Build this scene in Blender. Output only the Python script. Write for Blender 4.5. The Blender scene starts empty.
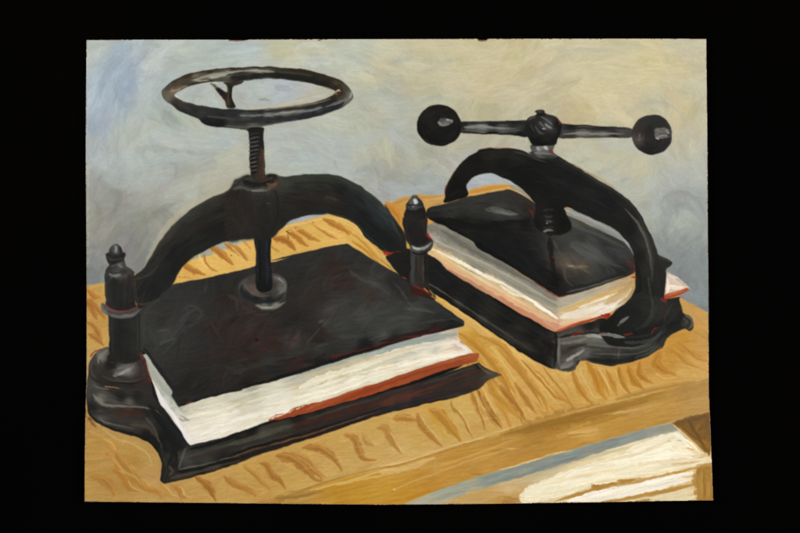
# A painted panel (oil on board: two cast-iron book presses on a wooden table) lying on black cloth.
# The panel is a real board; every brush stroke is laid on a fine paint film (real relief, per-vertex
# pigment colour) that is then divided into one mesh for every thing and part the painter painted.
import numpy as np, math
rng = np.random.default_rng(7)
S = 2.0                      # film samples per millimetre
X0, Y0, X1, Y1 = 80.0, 34.0, 718.0, 508.0
W = int((X1-X0)*S)+1; H = int((Y1-Y0)*S)+1
rgb = np.zeros((H, W, 3), np.float32); hgt = np.zeros((H, W), np.float32)
lab = np.zeros((H, W), np.int16)
ori = np.zeros((H, W, 2), np.float32); ori[..., 0] = 1     # doubled angle of the last brush that passed
NAMES = ['none']
def lid(n):
    if n not in NAMES: NAMES.append(n)
    return NAMES.index(n)
def Z(x0, y0, s):
    return lambda *p: [(x0+a/s, y0+b/s) for a, b in zip(p[0::2], p[1::2])]
K = 4.444
A1=Z(80,30,K); A2=Z(230,30,K); A3=Z(380,30,K); A4=Z(560,30,K)
B1=Z(80,150,K); B2=Z(230,150,K); B3=Z(380,150,K); B4=Z(560,150,K)
C1=Z(80,270,K); C2=Z(230,270,K); C3=Z(380,270,K); C4=Z(560,270,K)
D1=Z(80,390,K); D2=Z(230,390,K); D3=Z(380,390,K); D4=Z(560,390,K)
E1=Z(480,80,K); E2=Z(480,180,K); E3=Z(500,270,4.4417); E4=Z(150,60,6.663); E5=Z(250,60,6.663)
E6=Z(220,120,6.663); E7=Z(84,230,6.663); E8=Z(84,330,3.333)
F1=Z(380,180,4.4375); F2=Z(220,180,4.1); F3=Z(130,240,K); F4=Z(420,290,K); F5=Z(600,230,4.4417)
F6=Z(500,400,4.844); F7=Z(300,320,3.555); F8=Z(400,90,7.61)
P = Z(0,0,1)
def smooth(pts, closed=True, n=6):
    """Catmull-Rom through the points; a repeated point makes a corner."""
    p = np.array(pts, float); m = len(p); out = []
    for i in range(m if closed else m-1):
        if closed: a, b, c, d = p[i-1], p[i], p[(i+1) % m], p[(i+2) % m]
        else: a, b, c, d = p[max(i-1,0)], p[i], p[i+1], p[min(i+2,m-1)]
        if np.allclose(b, c): out.append(b); continue
        for t in np.arange(n)/n:
            out.append(.5*((2*b)+(c-a)*t+(2*a-5*b+4*c-d)*t*t+(3*b-a-3*c+d)*t**3))
    if not closed: out.append(p[-1])
    return np.array(out)
def gblur(a, s):
    if s <= 0: return a
    r = max(1, int(3*s)); k = np.exp(-.5*(np.arange(-r, r+1)/s)**2); k /= k.sum()
    pad = [(r, r), (0, 0)]+[(0, 0)]*(a.ndim-2)
    b = np.pad(a, pad, 'edge'); a = sum(k[i]*b[i:i+a.shape[0]] for i in range(2*r+1))
    pad = [(0, 0), (r, r)]+[(0, 0)]*(a.ndim-2)
    b = np.pad(a, pad, 'edge'); return sum(k[i]*b[:, i:i+a.shape[1]] for i in range(2*r+1)).astype(np.float32)
def vnoise(h, w, cell, seed, sx=1., sy=1.):
    r = np.random.default_rng(seed); gh, gw = int(h/(cell*sy))+4, int(w/(cell*sx))+4
    g = r.random((gh, gw)).astype(np.float32)
    y = np.arange(h)/(cell*sy); x = np.arange(w)/(cell*sx)
    yi = y.astype(int); xi = x.astype(int); fy = y-yi; fx = x-xi
    fy = (fy*fy*(3-2*fy))[:, None]; fx = (fx*fx*(3-2*fx))[None]
    a = g[yi][:, xi]; b = g[yi][:, xi+1]; c = g[yi+1][:, xi]; d = g[yi+1][:, xi+1]
    return (a*(1-fx)*(1-fy)+b*fx*(1-fy)+c*(1-fx)*fy+d*fx*fy).astype(np.float32)
def cover(polys):
    """exact-x, 4-row supersampled even-odd coverage of closed contours (photo millimetres)."""
    allp = np.concatenate(polys); Q = 4
    ya = max(0, int((allp[:,1].min()-Y0)*S)-3); yb = min(H, int((allp[:,1].max()-Y0)*S)+4)
    xa = max(0, int((allp[:,0].min()-X0)*S)-3); xb = min(W, int((allp[:,0].max()-X0)*S)+4)
    m = np.zeros((yb-ya, xb-xa), np.float32)
    segs = []
    for p in polys:
        q = np.roll(p, -1, 0); segs.append(np.hstack([p, q]))
    s = np.concatenate(segs); s = (s-np.array([X0, Y0, X0, Y0]))*S
    w = xb-xa
    for r in range((yb-ya)*Q):
        y = ya+(r+.5)/Q-.5
        c = (s[:,1] <= y) != (s[:,3] <= y)
        if not c.any(): continue
        t = s[c]; xs = np.sort(t[:,0]+(y-t[:,1])/(t[:,3]-t[:,1])*(t[:,2]-t[:,0]))-xa
        for a, b in zip(xs[0::2], xs[1::2]):
            a = min(max(a+.5, 0), w); b = min(max(b+.5, 0), w)
            if b <= a: continue
            ia, ib = int(a), int(b); row = m[r//Q]
            if ia == ib: row[ia] += (b-a)/Q
            else:
                row[ia] += (ia+1-a)/Q; row[ia+1:ib] += 1/Q
                if ib < w: row[ib] += (b-ib)/Q
    return m, (ya, yb, xa, xb)
def col(c): return np.array(c, np.float32)/255.
class Field:
    """colours mixed on the palette between dabs put down at given places."""
    def __init__(s, dabs, power=3., soft=6.):
        d = np.array([(a, b)+tuple(c) for a, b, c in dabs], np.float32)
        s.p = d[:, :2]; s.c = d[:, 2:]/255.; s.k = power; s.s = soft
    def __call__(s, x, y):
        x = np.asarray(x, np.float32); y = np.asarray(y, np.float32)
        if x.ndim == 2 and min(x.shape) > 12:        # smooth enough to mix on a coarser lattice
            q = 3; h, w = x.shape; ya = np.append(np.arange(0, h-1, q), h-1); xa = np.append(np.arange(0, w-1, q), w-1)
            c = s.mix(x[np.ix_(ya, xa)], y[np.ix_(ya, xa)]); iy = np.minimum(np.arange(h)//q, len(ya)-2); ix = np.minimum(np.arange(w)//q, len(xa)-2)
            fy = ((np.arange(h)-ya[iy])/np.maximum(ya[iy+1]-ya[iy], 1)).astype(np.float32)[:, None, None]; fx = ((np.arange(w)-xa[ix])/np.maximum(xa[ix+1]-xa[ix], 1)).astype(np.float32)[None, :, None]
            r = c[iy]*(1-fy)+c[iy+1]*fy; return r[:, ix]*(1-fx)+r[:, ix+1]*fx
        return s.mix(x, y)
    def mix(s, x, y):
        n = np.zeros(x.shape+(3,), np.float32); t = np.zeros(x.shape, np.float32)
        for (a, b), c in zip(s.p, s.c):
            w = 1/(((x-a)**2+(y-b)**2+s.s**2)**(s.k/2)); n += w[..., None]*c; t += w
        return n/t[..., None]
def F(zf, *v):
    """dabs given as x, y, (r,g,b), ..."""
    out = []
    for i in range(0, len(v), 3):
        (x, y), = zf(v[i], v[i+1]); out.append((x, y, v[i+2]))
    return out
masks = {}
def fill(name, polys, c, soft=.5, a=1., wob=.35, h=.03, save=None, sharp=False):
    if isinstance(polys[0], tuple): polys = [polys]
    ps = [np.array(p, float) if sharp else smooth(p) for p in polys]
    if wob:
        for p in ps:
            t = np.cumsum(np.r_[0, np.hypot(*np.diff(p, axis=0).T)])
            k = rng.normal(0, wob, (int(t[-1]/5)+3, 2)); g = np.linspace(0, t[-1]+1e-6, len(k))
            p[:, 0] += np.interp(t, g, k[:, 0]); p[:, 1] += np.interp(t, g, k[:, 1])
    m, (ya, yb, xa, xb) = cover(ps); m = gblur(m, soft*S*.6)
    yy, xx = np.mgrid[ya:yb, xa:xb].astype(np.float32)
    cc = c(xx/S+X0, yy/S+Y0) if isinstance(c, Field) else col(c)
    v = rgb[ya:yb, xa:xb]; am = (m*a)[..., None]; v[:] = v*(1-am)+cc*am
    hgt[ya:yb, xa:xb] = hgt[ya:yb, xa:xb]*(1-m*.6)+h*m
    if name:
        if not sharp or True: lab[ya:yb, xa:xb][m > .5] = lid(name)
    full = (m, (ya, yb, xa, xb)); masks[save or name] = full
    return full
def stroke(pts, w, c, a=.9, soft=.5, br=.11, dry=.28, h=.05, c2=None, taper=(.08, .25), clip=None, curve=True, wet=0.):
    p = np.array(pts, float)
    ws = np.full(len(p), float(w)) if np.isscalar(w) else np.interp(np.linspace(0, 1, len(p)), np.linspace(0, 1, len(w)), w)
    if curve and len(p) > 2:
        q = smooth(np.c_[p, ws], False, 5); p, ws = q[:, :2], np.maximum(q[:, 2], .2)
    seg = np.diff(p, axis=0); L = np.hypot(seg[:,0], seg[:,1]); ok = L > 1e-6
    if not ok.any(): return
    cum = np.r_[0, np.cumsum(L)]; T = cum[-1]; mw = ws.max()/2+soft+.6
    xa = max(0, int((p[:,0].min()-mw-X0)*S)); xb = min(W, int((p[:,0].max()+mw-X0)*S)+2)
    ya = max(0, int((p[:,1].min()-mw-Y0)*S)); yb = min(H, int((p[:,1].max()+mw-Y0)*S)+2)
    if xa >= xb or ya >= yb: return
    yy, xx = np.mgrid[ya:yb, xa:xb].astype(np.float32); xx = xx/S+X0; yy = yy/S+Y0
    best = np.full(xx.shape, 1e9, np.float32); uu = np.zeros_like(best); sd = np.zeros_like(best); hw = np.ones_like(best); og = np.zeros(xx.shape+(2,), np.float32)
    for i in np.nonzero(ok)[0]:
        dx, dy = seg[i]; th2 = 2*math.atan2(dy, dx); rx = xx-p[i,0]; ry = yy-p[i,1]
        t = np.clip((rx*dx+ry*dy)/(L[i]**2), 0, 1); ex = rx-t*dx; ey = ry-t*dy; d = ex*ex+ey*ey
        k = d < best; best[k] = d[k]; og[k] = (math.cos(th2), math.sin(th2)); uu[k] = ((cum[i]+t*L[i])/T)[k]
        sd[k] = (np.sign(dx*ry-dy*rx))[k]; hw[k] = ((ws[i]*(1-t)+ws[i+1]*t)/2)[k]
    d = np.sqrt(best)
    tp = np.ones_like(uu)
    if taper[0] > 0: tp *= np.clip(.45+.55*uu/taper[0], 0, 1)
    if taper[1] > 0: tp *= np.clip(.3+.7*(1-uu)/taper[1], 0, 1)
    n = rng.normal(0, .10, int(T/5)+4); n2 = rng.normal(0, .13, int(T/2.5)+4); n3 = rng.normal(0, .13, int(T/2.5)+4)
    hw = hw*tp*(1+np.interp(uu, np.linspace(0, 1, len(n)), n)+np.where(sd > 0, np.interp(uu, np.linspace(0, 1, len(n2)), n2), np.interp(uu, np.linspace(0, 1, len(n3)), n3)))
    v = np.clip(sd*d/np.maximum(hw, .15), -1.3, 1.3)
    al = np.clip((hw-d)/soft+.5, 0, 1); al = al*al*(3-2*al)
    nv = max(5, int(mw*2*1.7)); nu = max(3, int(T/14)+2)
    tb = rng.random((nu, nv)).astype(np.float32); tb = .65*tb+.35*tb.mean(0)
    fu = uu*(nu-1.001); fv = (v/1.3*.5+.5)*(nv-1.001); iu = fu.astype(int); iv = fv.astype(int); fu -= iu; fv -= iv
    b = (tb[iu,iv]*(1-fu)+tb[iu+1,iv]*fu)*(1-fv)+(tb[iu,iv+1]*(1-fu)+tb[iu+1,iv+1]*fu)*fv
    al *= a*np.clip(1-dry*(1.2-2.4*b)-dry*1.5*np.clip(uu-.6, 0, 1)*(b < .5), 0, 1)
    if clip is not None:
        m, (ca, cb, da, db) = masks[clip]; g = np.zeros_like(al)
        y0, y1 = max(ya, ca), min(yb, cb); x0, x1 = max(xa, da), min(xb, db)
        if y0 >= y1 or x0 >= x1: return
        g[y0-ya:y1-ya, x0-xa:x1-xa] = m[y0-ca:y1-ca, x0-da:x1-da]; al *= g
    cc = col(c) if c2 is None else col(c)+(col(c2)-col(c))*uu[..., None]
    cc = cc*(1+br*2*(b-.5))[..., None]
    if wet: cc = cc*(1-wet)+rgb[ya:yb, xa:xb]*wet
    A = al[..., None]; R = rgb[ya:yb, xa:xb]; R[:] = R*(1-A)+cc*A
    O_ = ori[ya:yb, xa:xb]; O_[:] = O_*(1-A*.85)+og*A*.85
    Hh = hgt[ya:yb, xa:xb]; Hh[:] = Hh*(1-al*.8)+al*.8*(h*(.55+.9*b)*(1+.35*np.abs(v)**3))
def hatch(clip, field, n, length, width, ang, spread=.3, jit=5, a=.55, h=.04, soft=.8, bend=.15, hue=2., dry=.25):
    m, (ya, yb, xa, xb) = masks[clip]; ys, xs = np.nonzero(m > .5); f = isinstance(field, Field)
    for k in rng.integers(0, len(ys), n):
        x = (xs[k]+xa)/S+X0; y = (ys[k]+ya)/S+Y0
        th = (ang(x, y) if callable(ang) else ang)+rng.normal(0, spread)
        l = length*rng.uniform(.5, 1.4); w = width*rng.uniform(.6, 1.4); dx, dy = math.cos(th)*l/2, math.sin(th)*l/2
        c = (field(np.array([x]), np.array([y]))[0]*255 if f else np.array(field, float))
        c = c+rng.normal(0, jit)+rng.normal(0, hue, 3)
        q = rng.normal(0, bend)*l
        stroke([(x-dx, y-dy), (x-dy/l*q, y+dx/l*q), (x+dx, y+dy)], w, np.clip(c, 2, 250), a*rng.uniform(.6, 1.1), soft, .09, dry, h*rng.uniform(.6, 1.3), clip=clip, taper=(.2, .4))
def line(zf, *v, w=2, c=(0,0,0), **k): stroke(zf(*v), w, c, **k)
# ------------------------------------------------------------------ the picture
OUT = [(86.6,40.2),(150,39.8),(228,39.9),(232,40.5),(246,40.4),(249,39.6),(330,39.4),(420,39.1),(477,39),(479,40.2),(486,40.3),(488,39),(560,38.9),(640,38.8),
       (706.2,39),(706.6,80),(707.4,150),(707.6,220),(708.4,300),(708.6,390),(710.4,430),(711.6,462),(713,500.2),(660,501),(610,502),(560,502.6),(500,503.6),(430,504.3),(380,504.6),
       (300,503.8),(230,503),(150,502.2),(84.6,501.4),(85,450),(85.4,420),(86.6,380),(86.8,300),(86.4,230),(85.8,150),(86.2,90)]
o_ = np.array(OUT, float); oq = []
for i in range(len(o_)):
    a, b = o_[i], o_[(i+1) % len(o_)]; n = max(1, int(np.hypot(*(b-a))/1.6))
    for t in range(n): oq.append(a+(b-a)*t/n)
oq = np.array(oq); oq += rng.normal(0, .07, oq.shape)
BOARD = oq
bm_, (ya, yb, xa, xb) = cover([oq]); bmask = np.zeros((H, W), np.float32); bmask[ya:yb, xa:xb] = bm_
rgb[:] = col((120,62,34))                       # red-brown ground under everything

# ---- wall
wallF = Field(F(A1, 60,80,(150,152,142), 180,130,(140,147,150), 120,300,(142,150,152), 210,260,(132,142,150), 80,430,(136,143,150), 60,500,(150,150,138), 320,90,(152,156,148), 420,60,(156,158,145),
    640,80,(154,158,148), 300,240,(152,157,152), 330,420,(154,156,145), 500,480,(156,155,138), 200,470,(155,155,142), 640,490,(152,155,145))
 + F(A2, 60,90,(158,162,155), 250,100,(168,163,135), 420,80,(168,165,142), 560,120,(165,165,148), 660,150,(176,168,138), 660,210,(178,168,138), 600,60,(166,163,145), 560,430,(160,158,140), 680,380,(165,160,140), 350,480,(160,158,142), 250,500,(158,157,142), 400,130,(160,160,145), 680,260,(155,157,145), 250,260,(152,155,152), 120,290,(155,156,148), 360,300,(160,155,140))
 + F(A3, 60,60,(170,166,142), 90,130,(155,158,145), 200,80,(176,170,140), 400,80,(180,172,140), 600,80,(182,172,138), 600,180,(180,170,135), 400,180,(178,170,140), 250,180,(170,166,142), 500,260,(178,168,135), 620,260,(176,168,140), 560,340,(172,166,142), 140,250,(172,165,138), 60,330,(158,158,145), 480,370,(164,160,130), 60,440,(156,156,145), 380,300,(172,166,140), 320,500,(165,160,140), 550,500,(165,160,142), 100,500,(152,152,140))
 + F(A4, 60,80,(176,170,142), 300,70,(172,168,140), 400,110,(180,170,132), 550,80,(172,168,145), 620,200,(170,165,142), 530,170,(178,168,132), 400,210,(180,172,138), 200,200,(178,170,138), 200,290,(178,170,138), 420,310,(168,164,140), 100,370,(176,164,128), 550,350,(178,168,132), 600,440,(170,165,142), 620,300,(172,167,145), 200,510,(166,162,142), 540,500,(168,163,142), 280,390,(180,170,140))
 + F(B1, 60,60,(145,147,138), 50,20,(142,147,150), 160,40,(145,147,138), 320,60,(148,148,136), 420,100,(140,140,128), 560,40,(150,150,138), 680,40,(160,156,136), 80,200,(128,126,116), 180,190,(122,120,110), 70,350,(135,130,116), 200,280,(132,130,120), 230,400,(115,113,106), 60,450,(118,117,110), 60,520,(105,106,102), 350,180,(142,140,128), 330,320,(125,122,110), 280,330,(140,137,122), 500,160,(150,148,132), 250,500,(118,115,106), 130,440,(120,118,108), 600,130,(155,150,130))
 + F(B2, 40,50,(156,153,136), 220,60,(156,155,142), 350,40,(155,156,146), 500,90,(160,158,146), 600,50,(165,160,138), 640,110,(140,140,132), 690,170,(140,140,134), 690,100,(142,142,132), 560,110,(150,149,138), 690,20,(166,162,138), 330,310,(148,150,145), 400,290,(150,150,146))
 + F(B3, 40,40,(164,158,132), 60,120,(150,148,134), 180,30,(165,160,138), 120,170,(148,148,138), 220,110,(146,146,138), 300,60,(156,153,136), 60,210,(146,146,138), 240,180,(146,146,140), 480,130,(150,152,150), 440,150,(150,152,150), 560,140,(160,160,155))
 + F(B4, 100,40,(168,163,140), 240,50,(172,165,135), 360,60,(170,163,138), 560,40,(166,162,142), 250,140,(150,150,140), 380,110,(168,160,130), 460,150,(152,152,142), 560,120,(152,152,142), 620,100,(158,156,142), 460,260,(136,136,128), 560,220,(130,131,126), 620,250,(140,140,132), 370,200,(156,153,138), 400,260,(150,148,135), 560,330,(142,142,130), 500,380,(132,134,127), 640,350,(140,141,132), 560,440,(130,131,124), 620,500,(126,128,122), 470,470,(120,122,118))
 + F(F5, 300,80,(122,124,118), 400,130,(118,120,114), 450,60,(132,133,126), 360,200,(112,115,110), 430,250,(112,116,112), 460,320,(108,112,110), 300,30,(132,132,124), 470,200,(125,127,122)), 3.2, 5)
g_ = wallF.c.mean(1, keepdims=True); wallF.c = np.clip((g_+(wallF.c-g_)*1.12)*np.array([1.02,1.022,1.035], np.float32), 0, 1).astype(np.float32)
cool = (wallF.p[:, 0] < 400) | (wallF.p[:, 1] > 150); wallF.c[cool] *= np.array([1.02, 1.045, 1.075], np.float32)
m_ = fill('painted_wall', P(70,20, 730,20, 730,520, 70,520), wallF, 0, 1, 0, .03, sharp=True)
def wang(x, y):
    if y < 95 and x > 150: return -.05+.3*math.sin(x*.02)
    if x < 150: return 2.0+.3*math.sin(y*.03)
    if x > 655: return 1.45+.6*math.sin(y*.05+x*.03)
    return .5*math.sin(x*.031+y*.017)+.9*math.sin(y*.041-x*.013)
up = P(70,20,730,20,730,330,520,230,440,215,70,310); fill(None, up, (0,0,0), 0, 0, 0, .03, save='W', sharp=True); hgt[:] = .03
hatch('W', wallF, 700, 40, 14, wang, .35, 9, .5, .04, 4)
hatch('W', wallF, 1000, 24, 7, wang, .45, 7, .4, .045, 2.2)
hatch('W', wallF, 420, 15, 2.6, wang, .4, 6, .3, .05, 1.0)
g = dict(a=.32, soft=3.2, br=.08, h=.05)
# blue scumbles upper left, warm streaks upper right
line(A1, 60,420,50,470, w=14, c=(132,144,158), a=.35, soft=5); line(A1, 200,120,160,220,130,330, w=26, c=(138,150,162), a=.35, soft=8); line(A1, 110,420,70,500, w=16, c=(138,149,158), a=.3, soft=6)
for q,c in [((0,60,200,80,420,90),(199,187,156)),((0,140,300,190,600,160),(199,187,154)),((300,250,600,280,711,230),(194,183,154))]: line(A3, *q, w=22, c=c, a=.35, soft=9)
for q,c in [((20,60,300,80,600,70),(196,185,153)),((20,170,300,180,600,200),(199,187,154)),((60,270,300,280,420,250),(198,185,150))]: line(A4, *q, w=22, c=c, a=.35, soft=9)
for q in [(190,110,120,200,60,330),(230,150,170,250,110,380),(250,210,200,300,180,360),(150,120,110,190,90,300),(300,90,240,160,220,230)]: line(A1, *q, w=7, c=(130,141,152), **g)
for q in [(110,400,80,450,60,480),(250,260,230,330,200,400)]: line(A1, *q, w=8, c=(132,142,152), **g)
line(A1, 340,110,290,260,265,420, w=6, c=(160,163,152), **g); line(A1, 400,150,560,130,700,120, w=5, c=(150,158,155), **g)
line(A1, 430,150,370,190,330,260,340,330, w=5, c=(156,162,156), **g)
line(A2, 180,90,280,100,420,90, w=9, c=(172,165,132), **g); line(A2, 450,110,560,130,620,200, w=6, c=(158,164,152), **g)
line(A2, 640,155,700,150, w=3, c=(186,174,134), **g); line(A2, 640,205,690,225, w=3, c=(186,174,134), **g)
line(A3, 40,150,160,120, w=4, c=(150,156,148), **g); line(A3, 110,250,200,220,260,230, w=5, c=(178,168,132), **g); line(A3, 180,190,300,140,380,120, w=4, c=(158,160,146), **g)
line(A3, 160,320,240,300,300,310, w=5, c=(150,154,148), **g)
line(A3, 430,350,520,350,530,375, w=9, c=(163,160,130), **g)
line(A3, 520,300,600,230,700,210, w=4, c=(172,168,144), **g)
line(A4, 350,235,430,205,540,160, w=4, c=(184,172,132), **g); line(A4, 70,370,180,375,250,370, w=2.4, c=(176,160,120), **g)
line(A4, 300,370,400,320,500,340,555,400,560,500, w=5, c=(160,160,146), **g); line(A4, 520,320,560,360,570,410, w=5, c=(180,168,130), **g)
line(A4, 480,70,560,60,640,80, w=4, c=(170,170,150), **g); line(A4, 0,100,120,90,260,95, w=5, c=(166,166,148), **g)
line(A1, 220,480,330,430,400,400, w=6, c=(160,158,144), **g)
# cool whitish scumbles behind the presses
for z,q,w in [(B1,(60,40,200,60,360,50,520,30),20),(B1,(120,120,260,150,400,120),16),(A1,(300,500,420,470,560,500,700,480),20),(A2,(160,500,320,480,520,510,660,470),20),(B2,(180,60,300,40,460,60,600,100),18),(B3,(40,150,120,190,240,150),12),(A3,(60,420,100,500,160,560),16),(B4,(380,120,440,200,420,300),14),(A4,(180,500,320,520,480,560),14)]: line(z, *q, w=w, c=(164,174,176), a=.36, soft=8, br=.08, h=.05)
# greys and swirls lower down
for q in [(140,180,180,200,160,260,120,320),(230,400,260,440,250,520),(60,380,90,300,70,230),(300,320,340,280,420,240)]: line(B1, *q, w=6, c=(114,112,104), **g)
line(B1, 400,60,430,70,420,130, w=2, c=(122,122,112), **g); line(B1, 320,60,300,150,280,240, w=5, c=(152,150,138), **g)
line(B1, 290,520,330,440,380,350,460,270,560,205,640,170,700,110, w=6, c=(164,156,130), a=.6, soft=3); line(B1, 250,480,300,400,330,330, w=4, c=(140,137,124), **g)
line(B2, 465,50,475,80, w=2, c=(120,120,112), **g); line(B2, 560,100,620,80,690,130, w=6, c=(138,139,132), **g); line(B2, 170,70,260,85,420,70,500,90, w=5, c=(164,163,150), **g)
line(B2, 20,10,60,20,70,90,40,130, w=5, c=(165,158,136), **g)
line(B3, 20,130,80,110,150,150, w=6, c=(140,140,130), **g); line(B3, 170,150,180,100,230,60, w=5, c=(146,146,138), **g); line(B3, 230,180,240,100,280,60, w=5, c=(156,154,142), **g)
for q in [(470,290,450,240,480,200,560,190,620,240,640,300),(520,300,520,250,570,240,600,280),(500,420,460,360,480,320),(560,420,620,380,630,330)]: line(B4, *q, w=4, c=(126,127,121), **g)
for q in [(540,330,580,300,600,340,560,370),(510,340,520,400,570,440),(440,240,420,190,440,150),(540,220,560,170,570,130)]: line(B4, *q, w=4, c=(150,150,138), **g)
line(B4, 130,100,220,140,300,200,350,270, w=3, c=(178,168,138), **g); line(B4, 330,10,350,40,410,55,470,40,500,0, w=3, c=(174,168,148), **g)
line(B4, 430,430,480,470,500,500, w=3, c=(140,142,136), **g)
for q in [(330,160,350,220,400,240),(400,100,380,170,420,220),(440,150,450,240,440,320),(400,300,430,330,470,350)]: line(F5, *q, w=4, c=(126,129,124), **g)
for k in range(26):
    y = 45+k*8.5; stroke([(88.3+rng.normal(0,.5), y),(88+rng.normal(0,.5), y+7)], 2.2, (166,162,142), a=.3, soft=1.2)

# ---- table top
topF = Field(F(E7, 60,400,(178,138,72), 30,500,(176,136,70)) + F(C1, 60,120,(182,146,82), 60,300,(184,148,84), 60,240,(176,136,72), 50,370,(180,148,92))
 + F(F3, 230,170,(206,166,92), 320,100,(214,176,100), 400,50,(212,172,96), 480,60,(214,176,102), 640,60,(208,168,92), 250,120,(200,158,84))
 + F(B2, 30,470,(206,166,92), 200,420,(204,162,90), 300,350,(206,164,88), 380,330,(208,168,92), 450,310,(210,172,96), 480,400,(212,172,98), 560,380,(208,168,92), 600,430,(204,162,84), 660,490,(196,154,80))
 + F(B3, 40,250,(188,138,66), 100,290,(186,142,74), 240,225,(190,150,86), 60,300,(186,140,70), 450,180,(192,148,78), 540,165,(196,152,84), 20,470,(196,152,80))
 + F(C3, 260,130,(200,160,90), 380,240,(204,164,90), 480,260,(206,166,92), 420,300,(190,142,62), 540,330,(204,164,90), 650,400,(206,168,98), 450,480,(200,158,84), 600,480,(202,160,86))
 + F(C4, 560,160,(186,144,82), 640,220,(188,146,84), 640,350,(186,144,80), 500,300,(186,138,60), 540,330,(184,132,52), 480,400,(188,138,60), 400,440,(188,140,66), 300,450,(196,148,70), 560,440,(196,156,90), 640,430,(196,156,92), 200,460,(200,158,88), 60,470,(204,166,98), 100,430,(200,160,90), 400,500,(200,158,88))
 + F(D1, 50,140,(168,132,76), 100,220,(172,134,72), 200,230,(176,138,74), 300,290,(176,140,80), 80,350,(172,134,74), 60,450,(176,140,80), 200,400,(170,130,66), 330,360,(176,140,86), 300,470,(182,146,84), 450,450,(182,144,84), 600,440,(186,148,84), 680,380,(188,150,88), 240,320,(168,128,64), 330,460,(180,146,94))
 + F(D2, 60,360,(190,152,84), 130,400,(186,146,80), 40,460,(188,150,84), 300,350,(190,152,86), 450,270,(192,154,88), 600,190,(194,158,92), 500,340,(196,160,96), 650,250,(196,160,96), 350,420,(192,156,88), 680,160,(194,156,88))
 + F(D3, 60,180,(198,162,96), 150,190,(196,158,90), 100,250,(202,168,108), 260,110,(196,156,82), 350,100,(200,166,98), 450,60,(200,164,94), 560,60,(200,160,90), 600,130,(200,160,92), 440,180,(196,158,92), 680,40,(202,160,90), 320,220,(196,160,96))
 + F(D4, 100,40,(198,156,84), 250,20,(200,160,88), 380,5,(202,164,94), 60,90,(194,154,84)), 3.2, 4)
top = P(60,290,87,286.5,103.5,283,103.5,283,150,271,210,255,290.8,224.3,326.8,214.5,387,204,443,195,468,190.5,508,184.5,508,184.5,560,200,681.5,298,681.5,298,708,312.6,730,320, 730,520,70,520)
topF.c = topF.c*np.array([.985,.975,.92], np.float32)
fill('tabletop', top, topF, .6, 1, 0, .04, sharp=True)
fill(None, P(70,286,103,283,330,214,507,185,560,200,681,298,720,318,720,380,600,408,450,452,282,496,230,510,70,510), (0,0,0), 0, 0, 0, save='T', sharp=True)
hatch('T', topF, 900, 26, 7, lambda x,y: -.25, .25, 4, .5, .05, 1.2)
hatch('T', topF, 1000, 16, 3, lambda x,y: (-.3 if x < 420 or y > 400 else .8), .35, 5, .4, .06, .8)
hatch('T', topF, 700, 12, 1.3, -.3, .15, 7, .35, .06, .5)
dk, md, og_, pl = (164,116,48), (180,134,62), (186,132,40), (218,184,116)
sp = [.6,1,1.1,.9,.7]
def gr(zf, *v, w=3, c=md, a=.8, **k):
    """one mark of the painted wood figure: a loaded stroke, a second wetter pass and a dry edge"""
    ww = np.atleast_1d(np.array(w, float)); big = ww.max() >= 3; p = np.array(zf(*v)); c = np.array(c, float); sf = k.pop('soft', .9)
    if not big: stroke(p, w, c, a=a*.85, soft=sf, h=.07, **k); return
    d = p[-1]-p[0]; nrm = np.array([-d[1], d[0]])/max(1e-3, np.hypot(*d)); m = ww.mean()
    stroke(p+rng.normal(0, .4, p.shape), ww*2.3, c*.55+np.array([200,158,90])*.45, a=a*.5, soft=2.2, h=.06, dry=.5, taper=(.25, .5), **k)
    stroke(p, ww*1.85, c*np.array([.99,.95,.86]), a=a*.95, soft=1.3, h=.07, dry=.35, br=.14, taper=(.12, .35), **k)
    stroke(p+nrm*m*.22+rng.normal(0, .3, p.shape), ww*.8, c*.88, a=a*.75, soft=.9, h=.08, dry=.5, taper=(.3, .5), **k)
    stroke(p-nrm*m*.62+rng.normal(0, .4, p.shape), ww*.28, np.minimum(c*.3+np.array([216,180,112])*.75, 240), a=a*.22, soft=.9, h=.08, dry=.6, taper=(.3, .6), **k)
# rhythm of the wood figure: wavy bands laid in before the darker accents
def bands(edge, dxy, gap, w0, seed):
    r = np.random.default_rng(seed); e = np.array(edge, float); cl = np.r_[0, np.cumsum(np.hypot(*np.diff(e, axis=0).T))]; s_ = 0
    while s_ < cl[-1]:
        x = np.interp(s_, cl, e[:,0]); y = np.interp(s_, cl, e[:,1]); dx = np.interp(s_, cl, [q[0] for q in dxy]); dy = np.interp(s_, cl, [q[1] for q in dxy]); l = math.hypot(dx, dy)
        a1, a2 = r.normal(.10, .05)*l, r.normal(-.09, .05)*l; nx, ny = -dy/l, dx/l; sh = r.uniform(.75, 1.05)
        pts = [(x, y), (x+dx*.3*sh-nx*a1, y+dy*.3*sh-ny*a1), (x+dx*.65*sh-nx*a2, y+dy*.65*sh-ny*a2), (x+dx*sh, y+dy*sh)]
        c = np.array([(168,114,44),(176,126,54),(160,106,40),(180,130,50)][r.integers(0, 4)], float)
        stroke(pts, [w0*.7, w0*r.uniform(.9,1.5), w0*r.uniform(.8,1.3), w0*.5], c, a=.62, soft=1.6, h=.07, dry=.4, taper=(.08, .2))
        stroke([(a+w0*.75, b-.4) for a, b in pts], w0*.45, (208,168,98), a=.5, soft=1, h=.08, dry=.5, taper=(.1, .3))
        s_ += gap*r.uniform(.75, 1.35)
bands([(100,440),(112,470),(140,480),(180,488)], [(24,22),(30,24),(20,16),(18,12)], 20, 5, 7)
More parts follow.
